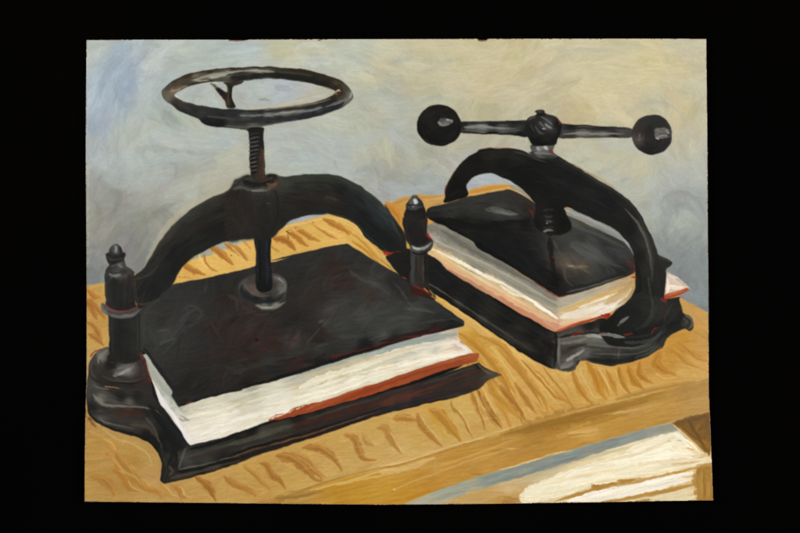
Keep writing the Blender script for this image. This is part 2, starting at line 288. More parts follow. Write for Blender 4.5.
# wood figure, left strip
for q in [(45,130,100,200,110,215),(35,230,70,260,100,330),(40,285,70,300,105,335),(40,160,60,180,75,220)]: gr(C1, *q, w=3, c=(158,108,48))
gr(E7, 30,400,70,440,110,450, w=3, c=(170,112,44)); gr(E7, 25,470,50,500,70,533, w=4, c=(158,104,40))
# under the large arch
U3 = Z(160,190,3.333); U1 = Z(84,380,3.333); U2 = Z(300,380,3.333)
for q,w,c in [((78,250,110,268,150,282),3,(168,110,46)),((148,212,152,240,172,262,196,274),2.2,(160,102,40)),((168,190,196,206,222,228,242,248),3.6,(168,110,44)),((218,180,250,196,272,214,292,234),3,(172,116,50)),((276,168,292,184,304,200),2.2,(178,124,56)),((60,292,84,290,110,296),1.8,(176,124,60)),
  ((366,184,384,196,400,206),2.6,(170,112,46)),((382,162,412,166,438,184,450,200),3.6,(158,98,36)),((428,138,452,154,474,174,492,186),3,(168,110,42)),((452,126,476,142,504,158,530,170),3,(174,118,50)),((508,108,532,130,562,150,590,164),2.4,(162,102,38)),((546,96,580,114,612,132,630,148),3.2,(172,114,46)),((480,104,500,112,530,128),2,(190,140,66)),
  ((620,132,660,160,700,200,740,240),2.2,(176,120,48)),((640,170,690,206,740,254,790,284),2,(172,114,44))]: gr(U3, *q, w=w, c=c)
for q in [(505,108,530,122,570,140,610,152),(560,90,620,112,690,160,760,220),(400,150,440,136,480,128),(130,210,140,236,160,262),(240,190,262,212,280,232)]: gr(U3, *q, w=1.6, c=(220,182,110), a=.8)
 
gr(B2, 480,300,560,340,620,420,700,500, w=1.2, c=pl); gr(B2, 230,345,330,325,430,300, w=1.2, c=(214,182,112))
# behind the middle pillar
gr(B3, 30,240,80,290,90,320, w=5, c=(190,128,48)); gr(B3, 60,235,140,215,270,205, w=3, c=(188,142,72)); gr(B3, 230,250,260,235,280,225, w=4, c=(182,148,92)); gr(B3, 400,190,470,170,560,158, w=3, c=(196,140,62)); gr(B3, 395,200,480,185,540,172, w=2, c=(200,162,96))
gr(F1, 0,330,60,390,110,450, w=3.4, c=(204,170,104)); gr(F1, 0,350,60,400, w=1, c=(120,80,30)); gr(F1, 30,350,80,400, w=1, c=(220,190,130))
# between the presses
gr(C3, 240,110,300,190,360,250, w=3, c=(206,168,92)); gr(C3, 300,150,400,230,520,320,690,420, w=3, c=(212,176,108))
# in front of / right of the small press
G = Z(392,266,2.241); lt = (206,164,94)
for q,w,c in [((150,150,190,178,225,215,255,262,285,318,292,350),4.2,(186,134,54)), ((196,156,240,176,275,214,305,255,336,292,350,328),3.8,(184,134,58)), ((172,184,196,215,220,262,240,305,260,345,270,372),4.4,(190,140,62)), ((150,186,172,222,192,262,205,300,225,335),3.4,(192,146,72)),
  ((192,278,212,312,230,345,246,362),2.8,(150,98,36)), ((236,186,262,214,290,246,322,288,340,320),2.4,(172,118,44)), ((205,232,232,262,262,300,285,340,296,356),2.6,(172,120,48)), ((118,238,140,250,158,272,172,296),2.4,(198,156,84)),
  ((292,212,330,248,362,286,390,300,408,318),3.2,(182,130,52)), ((338,226,362,258,384,282,404,314),2.4,(170,116,44)), ((366,240,385,258,404,290,414,316),2.2,(190,144,72)), ((404,232,414,264,438,298,450,306),3.2,(180,126,46)), ((436,214,454,244,470,284,482,298),4,(184,128,42)), ((458,232,474,258,488,292),2.4,(172,118,42)),
  ((480,232,494,262,504,290),2.8,(184,132,54)), ((508,228,514,260,534,284),3,(174,120,44)), ((530,224,540,254,566,278),3.6,(178,122,40)), ((556,216,556,244,584,262),3.2,(174,120,44)), ((604,192,590,214,606,232,636,244),4,(178,124,44)), ((616,182,640,196,660,216,690,228),2.8,(186,136,58)),
  ((640,168,664,188,690,208,714,214),2.8,(184,134,62)), ((650,128,684,150,716,172),2.4,(180,134,66)), ((660,210,690,228,714,240),2,(186,140,72)),
  ((286,330,306,352,318,366),2.4,(172,122,52)), ((320,306,340,330,352,348),2.4,(184,138,66)), ((352,312,372,330,386,340),2,(178,128,56)), ((392,322,412,334,424,336),2,(182,134,62)), ((432,310,452,324,462,326),2,(176,124,50))]: gr(G, *q, w=[w*k for k in sp], c=c)
for q in [(240,160,290,206,330,246,372,292),(168,206,198,262,222,310,250,366),(270,196,312,240,350,284,378,318),(222,180,262,236,292,286,312,336),(420,232,436,266,456,296),(500,232,512,266,528,290),(324,240,352,272,376,302),(462,226,476,250,492,286),(590,240,610,252,640,250)]: gr(G, *q, w=1.5, c=(216,178,108), a=.75)
# the front, below the large press
for q,w,c in [((10,225,50,226,90,240,124,276,140,300),3.6,(164,116,52)),((0,262,22,272,36,296,60,316,74,334),3.2,(168,118,54)),((70,222,110,250,130,270),2.4,(180,136,70)),((150,182,182,196,196,232,212,262,252,268),3.8,(170,122,58)),((210,180,222,204,246,220),3.2,(184,142,78)),
  ((258,160,284,162,304,196,322,222,338,244),4,(178,132,64)),((312,128,350,126,388,134),4.4,(178,130,58)),((392,112,404,150,436,186,474,222),3.6,(172,122,54)),((430,98,462,116,500,158,540,206),5.4,(182,132,50)),((424,92,450,140,476,180,500,200),2.4,(200,148,46)),((504,66,512,96,544,126,556,160,576,194),2.6,(156,106,44)),
  ((572,40,586,78,606,120,616,166),3.2,(170,122,56)),((600,30,612,70,640,120),2.2,(190,146,80)),((632,38,668,64,704,100,730,126),3.8,(190,142,60)),((636,92,650,116,674,152),2.2,(156,106,42)),((668,20,696,52,726,90,750,130),3.6,(168,116,48)),((616,100,640,140,660,160),1.8,(172,124,60)),
  ((716,10,742,50,766,84,790,112),2.8,(172,122,54)),((752,0,780,40,800,76),2.6,(168,116,48))]: gr(U2, *q, w=[w*k for k in sp], c=c)
for q in [(590,60,600,100,622,150),(700,30,730,80,756,120),(530,100,556,140,570,180),(404,120,430,160,470,200),(300,170,330,220,350,246)]: gr(U2, *q, w=1.6, c=(216,180,114), a=.7)
for q,w,c in [((640,252,672,256,704,270,740,300,770,330,790,336),[3,5.6,4.4,3.4,3],(166,116,52)),((690,240,740,262,778,300,800,322),3,(182,138,72)),((588,278,610,284,626,316,654,336,672,362),[2,3.2,3.6,3.2,2],(162,112,48)),((536,286,570,314,600,346,622,366),3.2,(180,134,66)),((468,322,500,346,544,364,574,384),3.6,(170,122,58)),
  ((372,324,410,350,430,380,440,402),[2.4,4,3.6,2.4],(158,106,44)),((292,350,316,370,324,402),2.8,(166,116,54)),((186,338,214,362,246,372,262,392),3.4,(172,126,62)),((100,236,130,280,160,320,204,366),[3,5,6,4],(168,124,58)),((20,322,60,330,90,356,104,386),[3,5,5,3],(168,122,58)),((60,200,88,232,100,262),3,(178,138,72)),((96,260,130,300,170,326,190,350),2.2,(188,152,88)),((20,170,60,190,90,200),2.6,(182,144,82))]: gr(U1, *q, w=w, c=c)
for q,w,c in [((30,130,90,176,150,196,200,216,238,256,250,300),[2,3,3,3,3,2],(170,138,88)),((40,140,100,190,170,216,214,250,232,300),[1.6,2,2,2,1.6],(188,158,104)),((240,200,258,240,262,290,256,330),[1.6,2.2,2.2,1.6],(160,124,74))]: stroke(U1(*q), w, c, a=.55, soft=1.6, dry=.4)
for k in range(60):   # dry drag of the brush along the front
    x = rng.uniform(235, 500); y = 512-.27*(x-235)-rng.uniform(18, 46) - (8 if x > 400 else 0)
    stroke([(x,y),(x+rng.uniform(8,20), y-rng.uniform(1,4))], .7, (168,140,92) if k % 2 else (210,178,112), a=.35, soft=.4)
for q in [(40,125,80,140,100,165),(35,120,60,150,75,165)]: line(D1, *q, w=2.4, c=(96,56,34), a=.6, soft=1.2)
line(F3, 448,68,452,69, w=1.1, c=(20,12,8)); line(B2, 250,362,266,370, w=1.6, c=(90,60,30)); line(B2, 255,372,262,395, w=.8, c=(100,66,30)); line(B2, 366,322,372,324, w=1, c=(110,80,40)); line(E3, 0,462,4,468, w=1.4, c=(60,60,60))

# ---- table front edge (apron)
apF = Field(F(D2, 250,490,(170,128,60), 400,470,(184,140,58), 560,440,(186,142,54), 690,440,(188,144,52), 500,480,(180,132,44), 690,370,(190,150,70), 330,465,(176,138,72))
 + F(D3, 40,370,(190,148,74), 60,440,(188,142,54), 200,400,(184,138,60), 240,320,(188,146,78), 350,300,(184,138,64), 300,420,(184,140,64), 450,340,(184,142,70), 420,250,(180,138,66), 600,270,(178,136,68), 620,200,(176,134,66), 690,180,(160,118,52), 240,450,(184,132,44), 100,490,(186,136,46), 560,340,(184,140,66))
 + F(F6, 60,150,(172,130,66), 250,110,(156,114,44), 400,70,(162,120,50), 560,40,(158,118,48), 700,10,(160,122,56), 80,250,(180,136,68), 250,190,(180,136,66), 420,160,(196,156,86), 600,120,(184,142,70), 720,90,(184,144,76), 100,310,(182,136,62), 400,220,(180,132,58), 650,60,(186,146,80), 760,60,(180,140,72))
 + F(D4, 500,60,(182,142,76), 600,40,(180,144,88), 640,70,(176,142,88), 400,130,(180,138,66), 560,20,(158,122,62), 640,10,(168,134,82), 300,170,(180,136,62)), 3.2, 4)
ap = P(200,516,281,496,324.5,482,390,466.5,440.8,452,501.5,434.5,560,416.5,616,402,672.5,388,707,378.5,720,375, 720,409,708.5,412.5,670,422.6,616,437,560,453,488,474,447.5,486.8,404.8,503.6,380,515)
apF.c = apF.c*np.array([1.0,.98,.92], np.float32)
fill('front_edge', ap, apF, .7, 1, .2, .05, sharp=True)
hatch('front_edge', apF, 420, 34, 3.4, -.27, .06, 5, .55, .06, .8, .03)
hatch('front_edge', apF, 300, 22, 1.3, -.27, .06, 7, .4, .06, .5, .03)
gr(D2, 240,490,330,455,420,430,560,395,711,345, w=1.6, c=(214,184,118)); gr(D2, 470,425,560,400,711,375, w=2.4, c=(208,172,100)); gr(D2, 200,480,300,470,420,445, w=3, c=(158,122,62))
gr(D2, 240,455,330,440,420,410,600,360,711,335, w=1, c=(142,104,56)); gr(D3, 0,350,120,322,270,275,400,235,540,200, w=1.1, c=(140,104,52))
gr(D3, 0,340,130,312,270,262,420,220,540,180,711,130, w=1.6, c=(214,180,120)); gr(D3, 0,365,120,345,240,300, w=3, c=(214,182,122))
gr(D3, 55,445,150,405,300,350,450,295,600,255, w=1.2, c=(208,174,114), a=.7); gr(D3, 60,445,70,440, w=1.6, c=(226,200,150)); gr(D3, 250,300,245,350,252,380, w=.8, c=(200,170,120), a=.6); gr(D3, 545,190,550,290, w=.6, c=(196,160,100), a=.5); gr(D3, 570,265,630,255, w=1, c=(208,172,110), a=.6)
gr(D3, 180,350,300,325,460,270,620,215, w=2, c=(206,168,92), a=.6); gr(D3, 400,370,440,375,460,365, w=1.4, c=(160,112,48))
gr(F6, 0,165,150,130,330,85,520,45,711,0, w=[2,8,9,6], c=(150,110,44), a=.5, soft=4); gr(F6, 330,160,400,155,470,140, w=2.4, c=(212,176,112), a=.6); gr(F6, 340,180,420,172,480,160, w=1.4, c=(206,170,104), a=.6)
gr(F6, 500,70,620,55,760,30, w=2, c=(204,168,108), a=.5); gr(F6, 0,235,60,235,70,225, w=1.4, c=(208,172,110), a=.5); gr(F6, 0,190,90,180, w=1.2, c=(206,170,104), a=.5)
gr(D4, 230,105,330,85,450,60, w=2.2, c=(204,168,110), a=.55); gr(D4, 100,190,170,175, w=1.8, c=(206,170,110), a=.6); gr(D4, 0,115,200,62,400,15,480,-10, w=2.2, c=(206,172,112), a=.5)
gr(D4, 250,40,420,-5,600,-40, w=3, c=(166,126,60), a=.5)

# ---- shelf below: papers
shF = Field(F(F6, 40,440,(206,180,132), 60,470,(190,150,90), 200,360,(196,178,140), 20,490,(176,132,62)) + F(D4, 500,180,(190,180,150), 640,300,(214,190,140), 400,240,(222,206,166), 250,290,(226,210,170), 60,440,(222,204,162), 620,270,(196,162,100)), 3, 5)
fill('painted_paper_stack', P(380,520,404,504,447,487,488,474,560,453,616,437,670,422.5,670,422.5,684,432,705,453,705,453,709,452,716,450,722,520), shF, .5, 1, .1, .05, sharp=True, save='SH')
hatch('SH', shF, 200, 30, 3, -.25, .08, 5, .5, .07, .8, .03)
# blue-grey shaded sheet
q = P(404.8,504,447.5,486.8,488,474,560,453,616,437,670,422.8,670,422.8, 678,429,640,440,600,452,560,466,520,477,480,489,440,503,430,508,400,510)
bgF = Field(F(D3, 200,490,(168,164,138), 350,440,(150,152,136), 500,400,(134,142,132), 640,360,(138,144,134), 690,330,(140,142,130), 420,470,(176,164,130)) + F(F6, 40,370,(132,138,130), 180,330,(126,134,130), 350,270,(128,136,130), 450,240,(140,142,130), 560,210,(128,134,128), 700,160,(134,138,130)) + F(D4, 300,210,(140,144,134), 420,180,(140,142,130), 480,170,(144,142,124)), 3, 4)
fill(None, q, bgF, .9, 1, .3, .06, save='bg'); hatch('bg', bgF, 140, 26, 3, -.3, .07, 6, .6, .07, .8, .03)
line(F6, 0,340,120,305,240,265,360,240, w=1.2, c=(228,198,138), a=.8); line(F6, 10,395,150,350,250,310,400,265, w=2, c=(118,128,124), a=.6, soft=1.5); line(F6, 0,420,120,385,260,330,430,280,600,235,760,190, w=3, c=(186,172,134), a=.6, soft=2)
wS = dict(h=.13, br=.05, soft=.8, a=.9)
# whites
for q,w,c in [((130,440,250,400,400,350,600,300,775,250),[8,10,12,12,12],(233,222,192)), ((110,460,180,430,300,390,420,340),[9,10,9,5],(237,226,198)), ((110,480,220,470,330,440,450,400,600,370,775,310),[6,7,6,6,8,10],(231,216,182)), ((300,360,450,320,600,280,775,215),[4,5,6,8],(237,226,200)), ((500,300,650,270,775,240),[4,5,5],(241,232,210)), ((230,420,330,400,420,385),[3,4,2],(245,238,218)), ((100,460,110,490,190,490),[4,4,3],(235,222,192))]: line(F6, *q, w=w, c=c, **wS)
for q,w,c in [((300,270,420,230,520,205,560,230),[6,8,9,6],(233,222,194)), ((300,300,430,270,560,240,620,280),[7,8,8,5],(237,228,202)), ((200,340,350,310,500,290,620,285),[6,8,8,4],(235,224,196)), ((260,370,400,330,540,310,630,290),[3,4,4,3],(229,212,176)), ((505,190,560,225,635,285),[2,2.5,2],(239,230,202)), ((450,250,540,265,620,280),[3,4,3],(229,210,172)), ((380,355,520,320,670,305,672,322,560,340),[1.5,2,3,2.5,2],(227,214,184)), ((0,400,120,370,260,320,380,290),[6,8,7,4],(233,220,190)), ((0,450,130,410,260,370),[6,6,4],(229,214,180))]: line(D4, *q, w=w, c=c, **wS)
line(F4, 0,0,1,0, w=.1, c=(0,0,0), a=0)
# ochre gaps between the sheets
for q,w,c in [((0,490,60,470,180,440,300,402,420,380,560,345,680,325),[2,3,5,4.5,4,4,4],(170,124,56)), ((180,500,300,480,380,465,500,440,610,418),[2,3.5,3.5,4,3],(176,130,58)), ((140,430,240,420,300,400),[3,5,3],(160,112,44)), ((330,498,420,488,460,492),[3,3,2],(178,134,66))]: line(D4, *q, w=w, c=c, h=.06, a=.95, soft=.8)
for q,w,c in [((30,496,120,475,250,440,400,405,520,380,590,362),[2,5,6,6,6,4],(230,220,200)), ((180,490,300,462,450,425,600,395),[3,5,6,6],(226,214,190)), ((400,490,500,475,605,450),[3,5,5],(216,198,156)), ((430,496,520,490,610,478),[3,4,4],(214,196,154))]: line(D4, *q, w=w, c=c, **wS)
q = P(697,468,711,464,714,504,697,504,695,485); 
fill('shelf_panel', D4(605,350,640,338,672,330,672,330,682,495,682,495,613,495,613,495,608,440), (162,120,54), .6, 1, .2, .06)
for k in range(22): x = rng.uniform(610,670); stroke(D4(x,350+rng.uniform(-10,60),x+4,480), 1.2, (148,106,42) if k % 2 else (184,142,76), a=.5, soft=.6, clip='shelf_panel')
U4 = Z(520,400,4.0)
for q,w,c in [((20,380,120,352,260,318,420,296,560,280,700,262),[8,12,12,12,12,10],(236,226,196)),((200,290,330,262,460,232,560,200,620,160),[5,9,12,13,10],(238,228,198)),((60,345,180,306,320,270,480,238),[6,9,9,7],(232,220,188)),((320,250,480,226,600,206,690,214),[6,10,12,8],(240,232,206)),((20,395,140,376,250,352),[6,7,4],(234,222,190)),((380,330,520,306,640,286,720,262),[3,6,6,4],(232,218,180)),((620,130,670,170,730,212),[5,5,3],(238,228,200))]: line(U4, *q, w=w, c=c, h=.12, br=.09, soft=1.6, a=.8, dry=.35)
for q,w,c in [((300,250,440,222,560,186),3,(218,200,160)),((120,332,260,296,420,272),3,(224,206,166)),((540,236,640,226,700,232),2,(244,238,216)),((180,310,230,282,300,262),2.4,(244,238,216)),((500,200,580,170,618,140),2,(210,196,164)),((300,330,460,306,600,286),1.6,(222,200,150))]: line(U4, *q, w=w, c=c, h=.13, soft=1, a=.7, dry=.4)
for q,w,c in [((140,404,230,376,340,350,430,330,560,306,760,254),[1.4,3,4.4,4,3.4,2.6],(172,126,56)),((390,322,450,318,500,310),2.4,(164,116,46)),((700,300,708,350,712,400),7,(166,124,56)),((500,384,600,362,700,336),[2,3.4,3.4],(176,130,58))]: line(U4, *q, w=w, c=c, h=.06, a=.85, soft=1.2, dry=.4)
for q,w,c in [((190,404,300,378,440,344,580,312,690,292),[4,8,10,10,6],(240,232,216)),((240,408,380,380,520,348,690,312),[3,6,8,8],(236,226,206)),((520,392,620,376,704,356),[3,5,5],(222,206,168)),((560,404,640,396,706,384),[3,4.4,4.4],(220,204,166)),((640,268,720,250,768,240),2,(236,224,192))]: line(U4, *q, w=w, c=c, h=.13, soft=1, a=.9, dry=.35)
line(U4, 150,402,230,376,310,352,400,334,480,322,600,296,756,258, w=[1,2.6,4,4,3.4,2.6,2], c=(174,130,62), h=.06, a=.85, soft=1.6, dry=.3)
line(U4, 390,404,480,388,600,360,694,334, w=[1,2,2.6,2.4], c=(180,138,72), h=.06, a=.8, soft=1.2, dry=.3)
fill('shelf_panel', D4(500,148,560,128,600,115,665,97,665,97,668,280,650,275,640,275,590,225,545,185,520,165), (120,86,38), .7, 1, .2, .06, save='sp2')
for q,w,c in [((510,150,580,130,650,115),[4,6,5],(106,80,48)), ((560,150,600,190,650,180),[5,6,5],(124,88,36)), ((600,230,650,240,660,265),[5,5,3],(150,102,38)), ((620,150,600,190,640,230,660,200),[2,2,2,2],(150,106,44)), ((570,135,590,170,640,250),[3,3,3],(92,70,42)), ((640,120,660,160,665,230),[3,4,3],(110,84,50)), ((530,165,580,210,640,265),[2,2,2],(150,112,60))]: line(D4, *q, w=w, c=c, a=.75, soft=1.2)
line(D4, 500,152,545,190,600,240,648,282, w=1.6, c=(206,182,134), a=.9); line(D4, 560,230,610,270,640,280, w=2, c=(222,204,162), a=.8)
line(F6, 20,470,60,480,100,470, w=2, c=(166,118,48), a=.5, soft=1.2); line(F6, 10,490,90,492, w=2, c=(160,112,46), a=.7); 
for k in range(14): line(F6, 10+rng.uniform(0,90),465+rng.uniform(0,25), 30+rng.uniform(0,90),462+rng.uniform(0,28), w=.8, c=(170,126,60), a=.5, soft=.5)
for k in range(9): x=rng.uniform(100,270); line(D4, x,470-.24*(x-100), x+3,471-.24*(x-100), w=.9, c=(186,150,96), a=.6, soft=.5)
for k in range(5): x=rng.uniform(130,160); line(D4, x,420+rng.uniform(-4,8), x+4,424, w=.9, c=(176,138,80), a=.7, soft=.5)
# ================================================================== small press (behind)
def ln(clip, zf, *v, w=2, c=(0,0,0), a=.8, soft=.8, **k): stroke(zf(*v), w, c, a=a, soft=soft, clip=clip, **k)
# screw neck / arch seen first: arch (ring-like iron bow)
archB = (B3(285,235,290,200,295,165,320,110,370,50,430,5)+A3(445,530)+E1(60,303,150,305,200,318,225,330,260,340,310,338,345,338,400,370,500,430,600,490,660,533)
 + B4(350,275,390,350,415,400,432,450) + F5(252,100,268,116,320,140,310,160,292,180,292,240,282,310) + P(663,304,661,330,640,345,610,345,600,330,611,315.6,620,308,627,302,633.8,293,635.6,275,633.8,259)
 + E2(680,320,640,260,600,220,520,180,440,145,370,125) + P(552,236,538,222,535,204) + B3(690,240,650,190,600,150,540,120,490,103,450,107,410,125,385,160,390,205,340,222))
archBF = Field(F(B3, 330,180,(16,15,14), 420,60,(20,18,16), 550,60,(18,19,17), 600,110,(14,15,14)) + F(E1, 60,350,(26,26,22), 150,360,(24,24,20), 300,400,(18,18,16), 400,450,(16,18,17), 560,500,(22,22,20), 500,440,(34,33,28), 100,380,(18,18,16))
 + F(B4, 60,120,(14,16,18), 200,230,(13,15,16), 300,350,(14,15,15), 400,480,(46,46,42), 330,240,(30,30,27), 380,370,(34,34,31)) + F(F5, 180,120,(16,17,15), 210,250,(26,27,25), 180,330,(24,25,24), 240,200,(34,34,31), 270,200,(30,29,27), 150,360,(16,17,17), 220,60,(42,42,38)), 3, 3)

# paper block of the small press
papB = F1(205,195)+F1(215,200)+B3(300,330,600,533)+E2(240,450,345,520,345,520)+P(592.5,288,628.5,275.6,633,277.5,633,277.5,636,290,628,302,616,309,609.5,312,608,315,606,315,582.5,323,555,331.5,555,331.5,540,324,492.5,297,445,270,430,259,426,255,424,240)
pbF = Field(F(B3, 240,350,(128,122,110), 260,400,(160,150,135), 320,400,(110,108,98), 400,460,(108,108,98), 470,490,(100,100,92), 540,520,(104,104,94), 230,460,(208,170,120), 300,490,(206,168,120), 350,480,(196,178,145))
 + F(E2, 60,350,(118,116,104), 150,420,(116,114,100), 230,480,(120,116,100), 300,520,(134,126,106), 60,440,(205,180,140)) + F(E3, 80,60,(122,118,104), 160,100,(140,134,118), 230,140,(148,142,122), 40,110,(214,186,148), 120,170,(208,178,138), 180,215,(200,160,124), 240,255,(196,136,108), 40,150,(186,128,98), 100,190,(188,124,94), 280,150,(160,152,134), 330,130,(162,154,136), 400,110,(150,142,122), 290,190,(206,188,152), 350,160,(204,182,142), 420,140,(196,160,108), 480,110,(184,148,96), 340,210,(222,212,190), 420,180,(224,214,196), 480,170,(220,208,190), 310,240,(206,160,124))
 + F(F5, 20,260,(186,168,138), 60,250,(178,142,90), 120,240,(176,146,98), 140,270,(160,128,80), 40,290,(196,172,130), 100,290,(182,152,108), 30,340,(214,204,186), 80,330,(196,180,156), 10,370,(220,205,185)), 3, 2.5)
fill('paper_block', papB, pbF, .5, 1, .2, .06, save='pB')
hatch('pB', pbF, 130, 20, 2.2, lambda x,y: .55 if x < 556 else -.3, .06, 5, .6, .08, .7, .03)
k_ = dict(h=.12, a=.85, soft=.7)
ln('pB', F1, 220,215,300,270,380,330, w=8, c=(124,120,110), a=.6); ln('pB', F1, 225,270,250,250,290,270, w=4, c=(152,142,130), a=.5)
ln('pB', E3, 0,20,80,70,160,110,250,160, w=5, c=(118,115,100), **k_); ln('pB', E3, 0,45,100,100,200,150,255,190, w=5, c=(156,150,134), a=.7, soft=1.5)
ln('pB', F1, 215,300,280,340,340,380,400,420, w=4, c=(210,176,124), a=.8); ln('pB', F1, 225,325,290,370,360,420, w=3, c=(206,160,112), a=.8); ln('pB', F1, 270,330,330,355, w=1.4, c=(222,206,172), a=.8)
ln('pB', B3, 320,470,400,520,440,540, w=2, c=(226,214,180), **k_)
ln('pB', E3, 0,68,60,108,120,124,180,160,258,214, w=[3,3,2,3,2], c=(232,222,194), **k_); ln('pB', E3, 0,90,70,140,150,185,230,230, w=4, c=(214,184,140), a=.75)
ln('pB', E3, 0,118,100,180,180,230,245,266, w=[2.5,4,4,3], c=(190,122,94), a=.8); ln('pB', E3, 0,105,80,150,160,200, w=1.6, c=(206,150,112), a=.7)
ln('pB', E3, 262,155,340,130,430,105,530,75, w=3.4, c=(168,160,140), a=.7); ln('pB', E3, 290,185,360,155,430,130,520,95, w=5, c=(202,170,112), a=.75); ln('pB', E3, 420,115,480,100,530,85, w=4, c=(182,146,94), a=.8)
ln('pB', E3, 270,210,340,190,420,165,520,140, w=5, c=(224,212,188), **k_); ln('pB', E3, 330,215,400,200,470,175,520,150, w=4, c=(222,212,196), **k_); ln('pB', E3, 270,240,330,235,400,210, w=4, c=(208,172,130), a=.8)
ln('pB', F5, 100,215,140,225,150,270,120,300,80,330, w=5, c=(174,142,92), a=.6); ln('pB', F5, 0,330,50,320,90,310, w=3, c=(216,206,190), a=.7); ln('pB', F5, 50,345,80,325, w=2, c=(226,216,200), a=.8)
for k in range(12): x = rng.uniform(340,480); stroke(E3(x, 205-.28*(x-340)+rng.uniform(-5,5), x+4, 206-.28*(x-340)), .8, (176,156,126), a=.6, soft=.4)
U5 = Z(400,170,3.133)
for q,w,c in [((88,178,150,214,250,268,350,324,440,376,486,402),13,(116,113,101)),((96,210,180,256,290,314,400,372,484,424),10,(140,136,120)),((130,190,220,248,320,300,430,362),4,(98,97,87)),((96,200,110,212,130,226),6,(158,150,140)),((110,220,200,262,300,310,400,366,490,420),2.4,(168,162,144)),
  ((92,262,170,306,260,352,350,402,440,452,490,476),8,(208,176,126)),((90,284,180,332,280,388,380,444,466,494),5,(186,124,92)),((100,278,200,328,300,378,400,430,470,470),3,(214,160,122)),((180,300,260,346,340,392,420,440),2.4,(220,196,150)),
  ((98,246,160,274,236,316,286,338,344,368,410,410,492,464),[2,2.4,3.4,2.6,3,3,3.4],(236,228,202)),((236,314,270,336,300,346),3,(240,234,212)),((420,420,460,444,494,466),2.6,(240,234,214))]: ln('pB', U5, *q, w=w, c=c, a=.8, soft=1.3, dry=.35, h=.1)
for q,w,c in [((492,414,570,392,650,366,730,342),5,(172,162,140)),((500,444,580,414,640,390,700,366),5,(196,162,104)),((510,462,580,446,640,424,700,396,724,370),6,(222,212,192)),((640,420,690,394,730,360),5,(186,152,98)),((500,480,560,468,620,446),3.4,(216,184,146)),((560,430,620,410,680,384),2.4,(228,220,204))]: ln('pB', U5, *q, w=w, c=c, a=.75, soft=1.2, dry=.35, h=.1)
# its red cover board under the paper
rB = E3(245,272,300,250,370,225,440,205,490,190,486,205,470,218,455,212,400,228,330,250,280,272,250,280)
fill('book_cover', rB, (158,58,32), .5, 1, .15, .07); ln('book_cover', E3, 250,275,330,240,400,215, w=1, c=(206,100,62)); ln('book_cover', E3, 440,205,480,198,478,212, w=2, c=(176,36,22))
# right-hand bit of the same book
fill('paper_block', F5(296,190,315,196,345,212,392,250,392,262,340,280,285,296,285,296,285,250), (196,176,156), .6, 1, .15, .08, save='pB2')
for q,w,c in [((300,200,340,225,385,255),[4,6,4],(206,190,174)), ((300,250,340,255,380,262),[5,5,3],(222,208,190)), ((300,215,300,260,295,285),[2,3,2],(222,212,200)), ((340,215,380,245),[2,2],(170,152,126))]: ln('pB2', F5, *q, w=w, c=c, h=.12)
fill('book_cover', F5(285,288,340,272,388,256,388,270,340,292,295,308,288,308), (160,68,36), .5, 1, .15, .07, save='rB2'); ln('rB2', F5, 300,290,380,265, w=1, c=(206,110,70))

# base of the small press
baB = F1(205,330,260,360,300,400)+C3(300,2,500,122,711,242)+E3(245,275,300,262,380,235,455,212,480,215,533,160)+F5(30,400,120,330,280,310,350,296,352,310,362,350,372,368,400,385,412,405,410,435,398,448,375,440,330,455,300,480,275,520,262,533) \
 + C4(450,340,400,380,320,408,240,424,170,416,100,402,100,402,88,405,70,430,66,445,40,452,0,448)+E3(250,440,200,428,100,370,0,300)+C3(520,290,370,190,240,100)+F1(240,500,215,465,205,400)
bbF = Field(F(C3, 260,60,(22,24,24), 400,150,(20,21,20), 560,230,(18,19,18), 680,300,(18,19,18), 350,150,(44,46,43), 450,210,(50,50,46), 560,300,(44,44,40), 300,110,(18,18,17), 420,200,(20,20,18), 640,370,(22,22,20), 700,330,(34,33,31))
 + F(E3, 60,200,(24,24,22), 150,290,(20,20,19), 220,340,(22,20,19), 120,330,(46,43,38), 60,270,(40,38,34), 180,390,(24,23,21), 280,320,(74,71,64), 300,400,(84,80,72), 300,370,(60,57,51), 360,310,(92,88,80), 440,300,(100,98,90), 510,300,(104,104,98), 440,340,(70,70,65), 500,350,(54,55,52), 380,360,(96,94,88), 290,430,(78,76,70), 350,400,(70,68,62), 460,400,(34,35,33), 400,250,(20,20,18), 480,240,(18,18,17))
 + F(C4, 200,240,(20,20,19), 350,250,(22,23,22), 300,270,(36,36,34), 160,300,(104,102,94), 240,305,(118,117,110), 300,320,(70,70,66), 380,310,(56,57,54), 430,290,(44,44,42), 200,350,(60,60,57), 300,370,(44,45,43), 160,380,(50,50,47), 220,410,(26,26,25), 330,400,(24,25,24), 440,250,(40,40,37), 500,200,(34,34,31), 520,140,(28,28,26), 480,240,(24,24,23), 560,240,(42,41,36), 580,220,(44,42,36), 520,240,(20,20,19), 460,210,(28,27,26)), 3, 2)
fill('base', baB, bbF, .5, 1, .3, .05, save='bB'); NB = 'bB'
BP = []   # remember owner for splitting the two presses
hatch(NB, bbF, 160, 22, 2.2, lambda x,y: .58 if x < 556 else -.1, .1, 4, .6, .06, .7, .05)
ln(NB, F4, 130,0,220,60,330,130,450,200,560,270,600,300, w=6, c=(24,24,23), a=.6); ln(NB, F4, 60,10,150,70,250,140,350,210,470,290,590,345, w=4, c=(14,15,14))
ln(NB, F4, 130,30,200,75,300,140,400,205,500,270, w=[1,2,2,1.5,1], c=(84,82,74), a=.6, dry=.5); ln(NB, F4, 380,200,440,235,520,275, w=4, c=(58,55,49), a=.5, dry=.6); ln(NB, C3, 215,60,260,85,330,130, w=1.6, c=(104,102,92), a=.7, dry=.4)
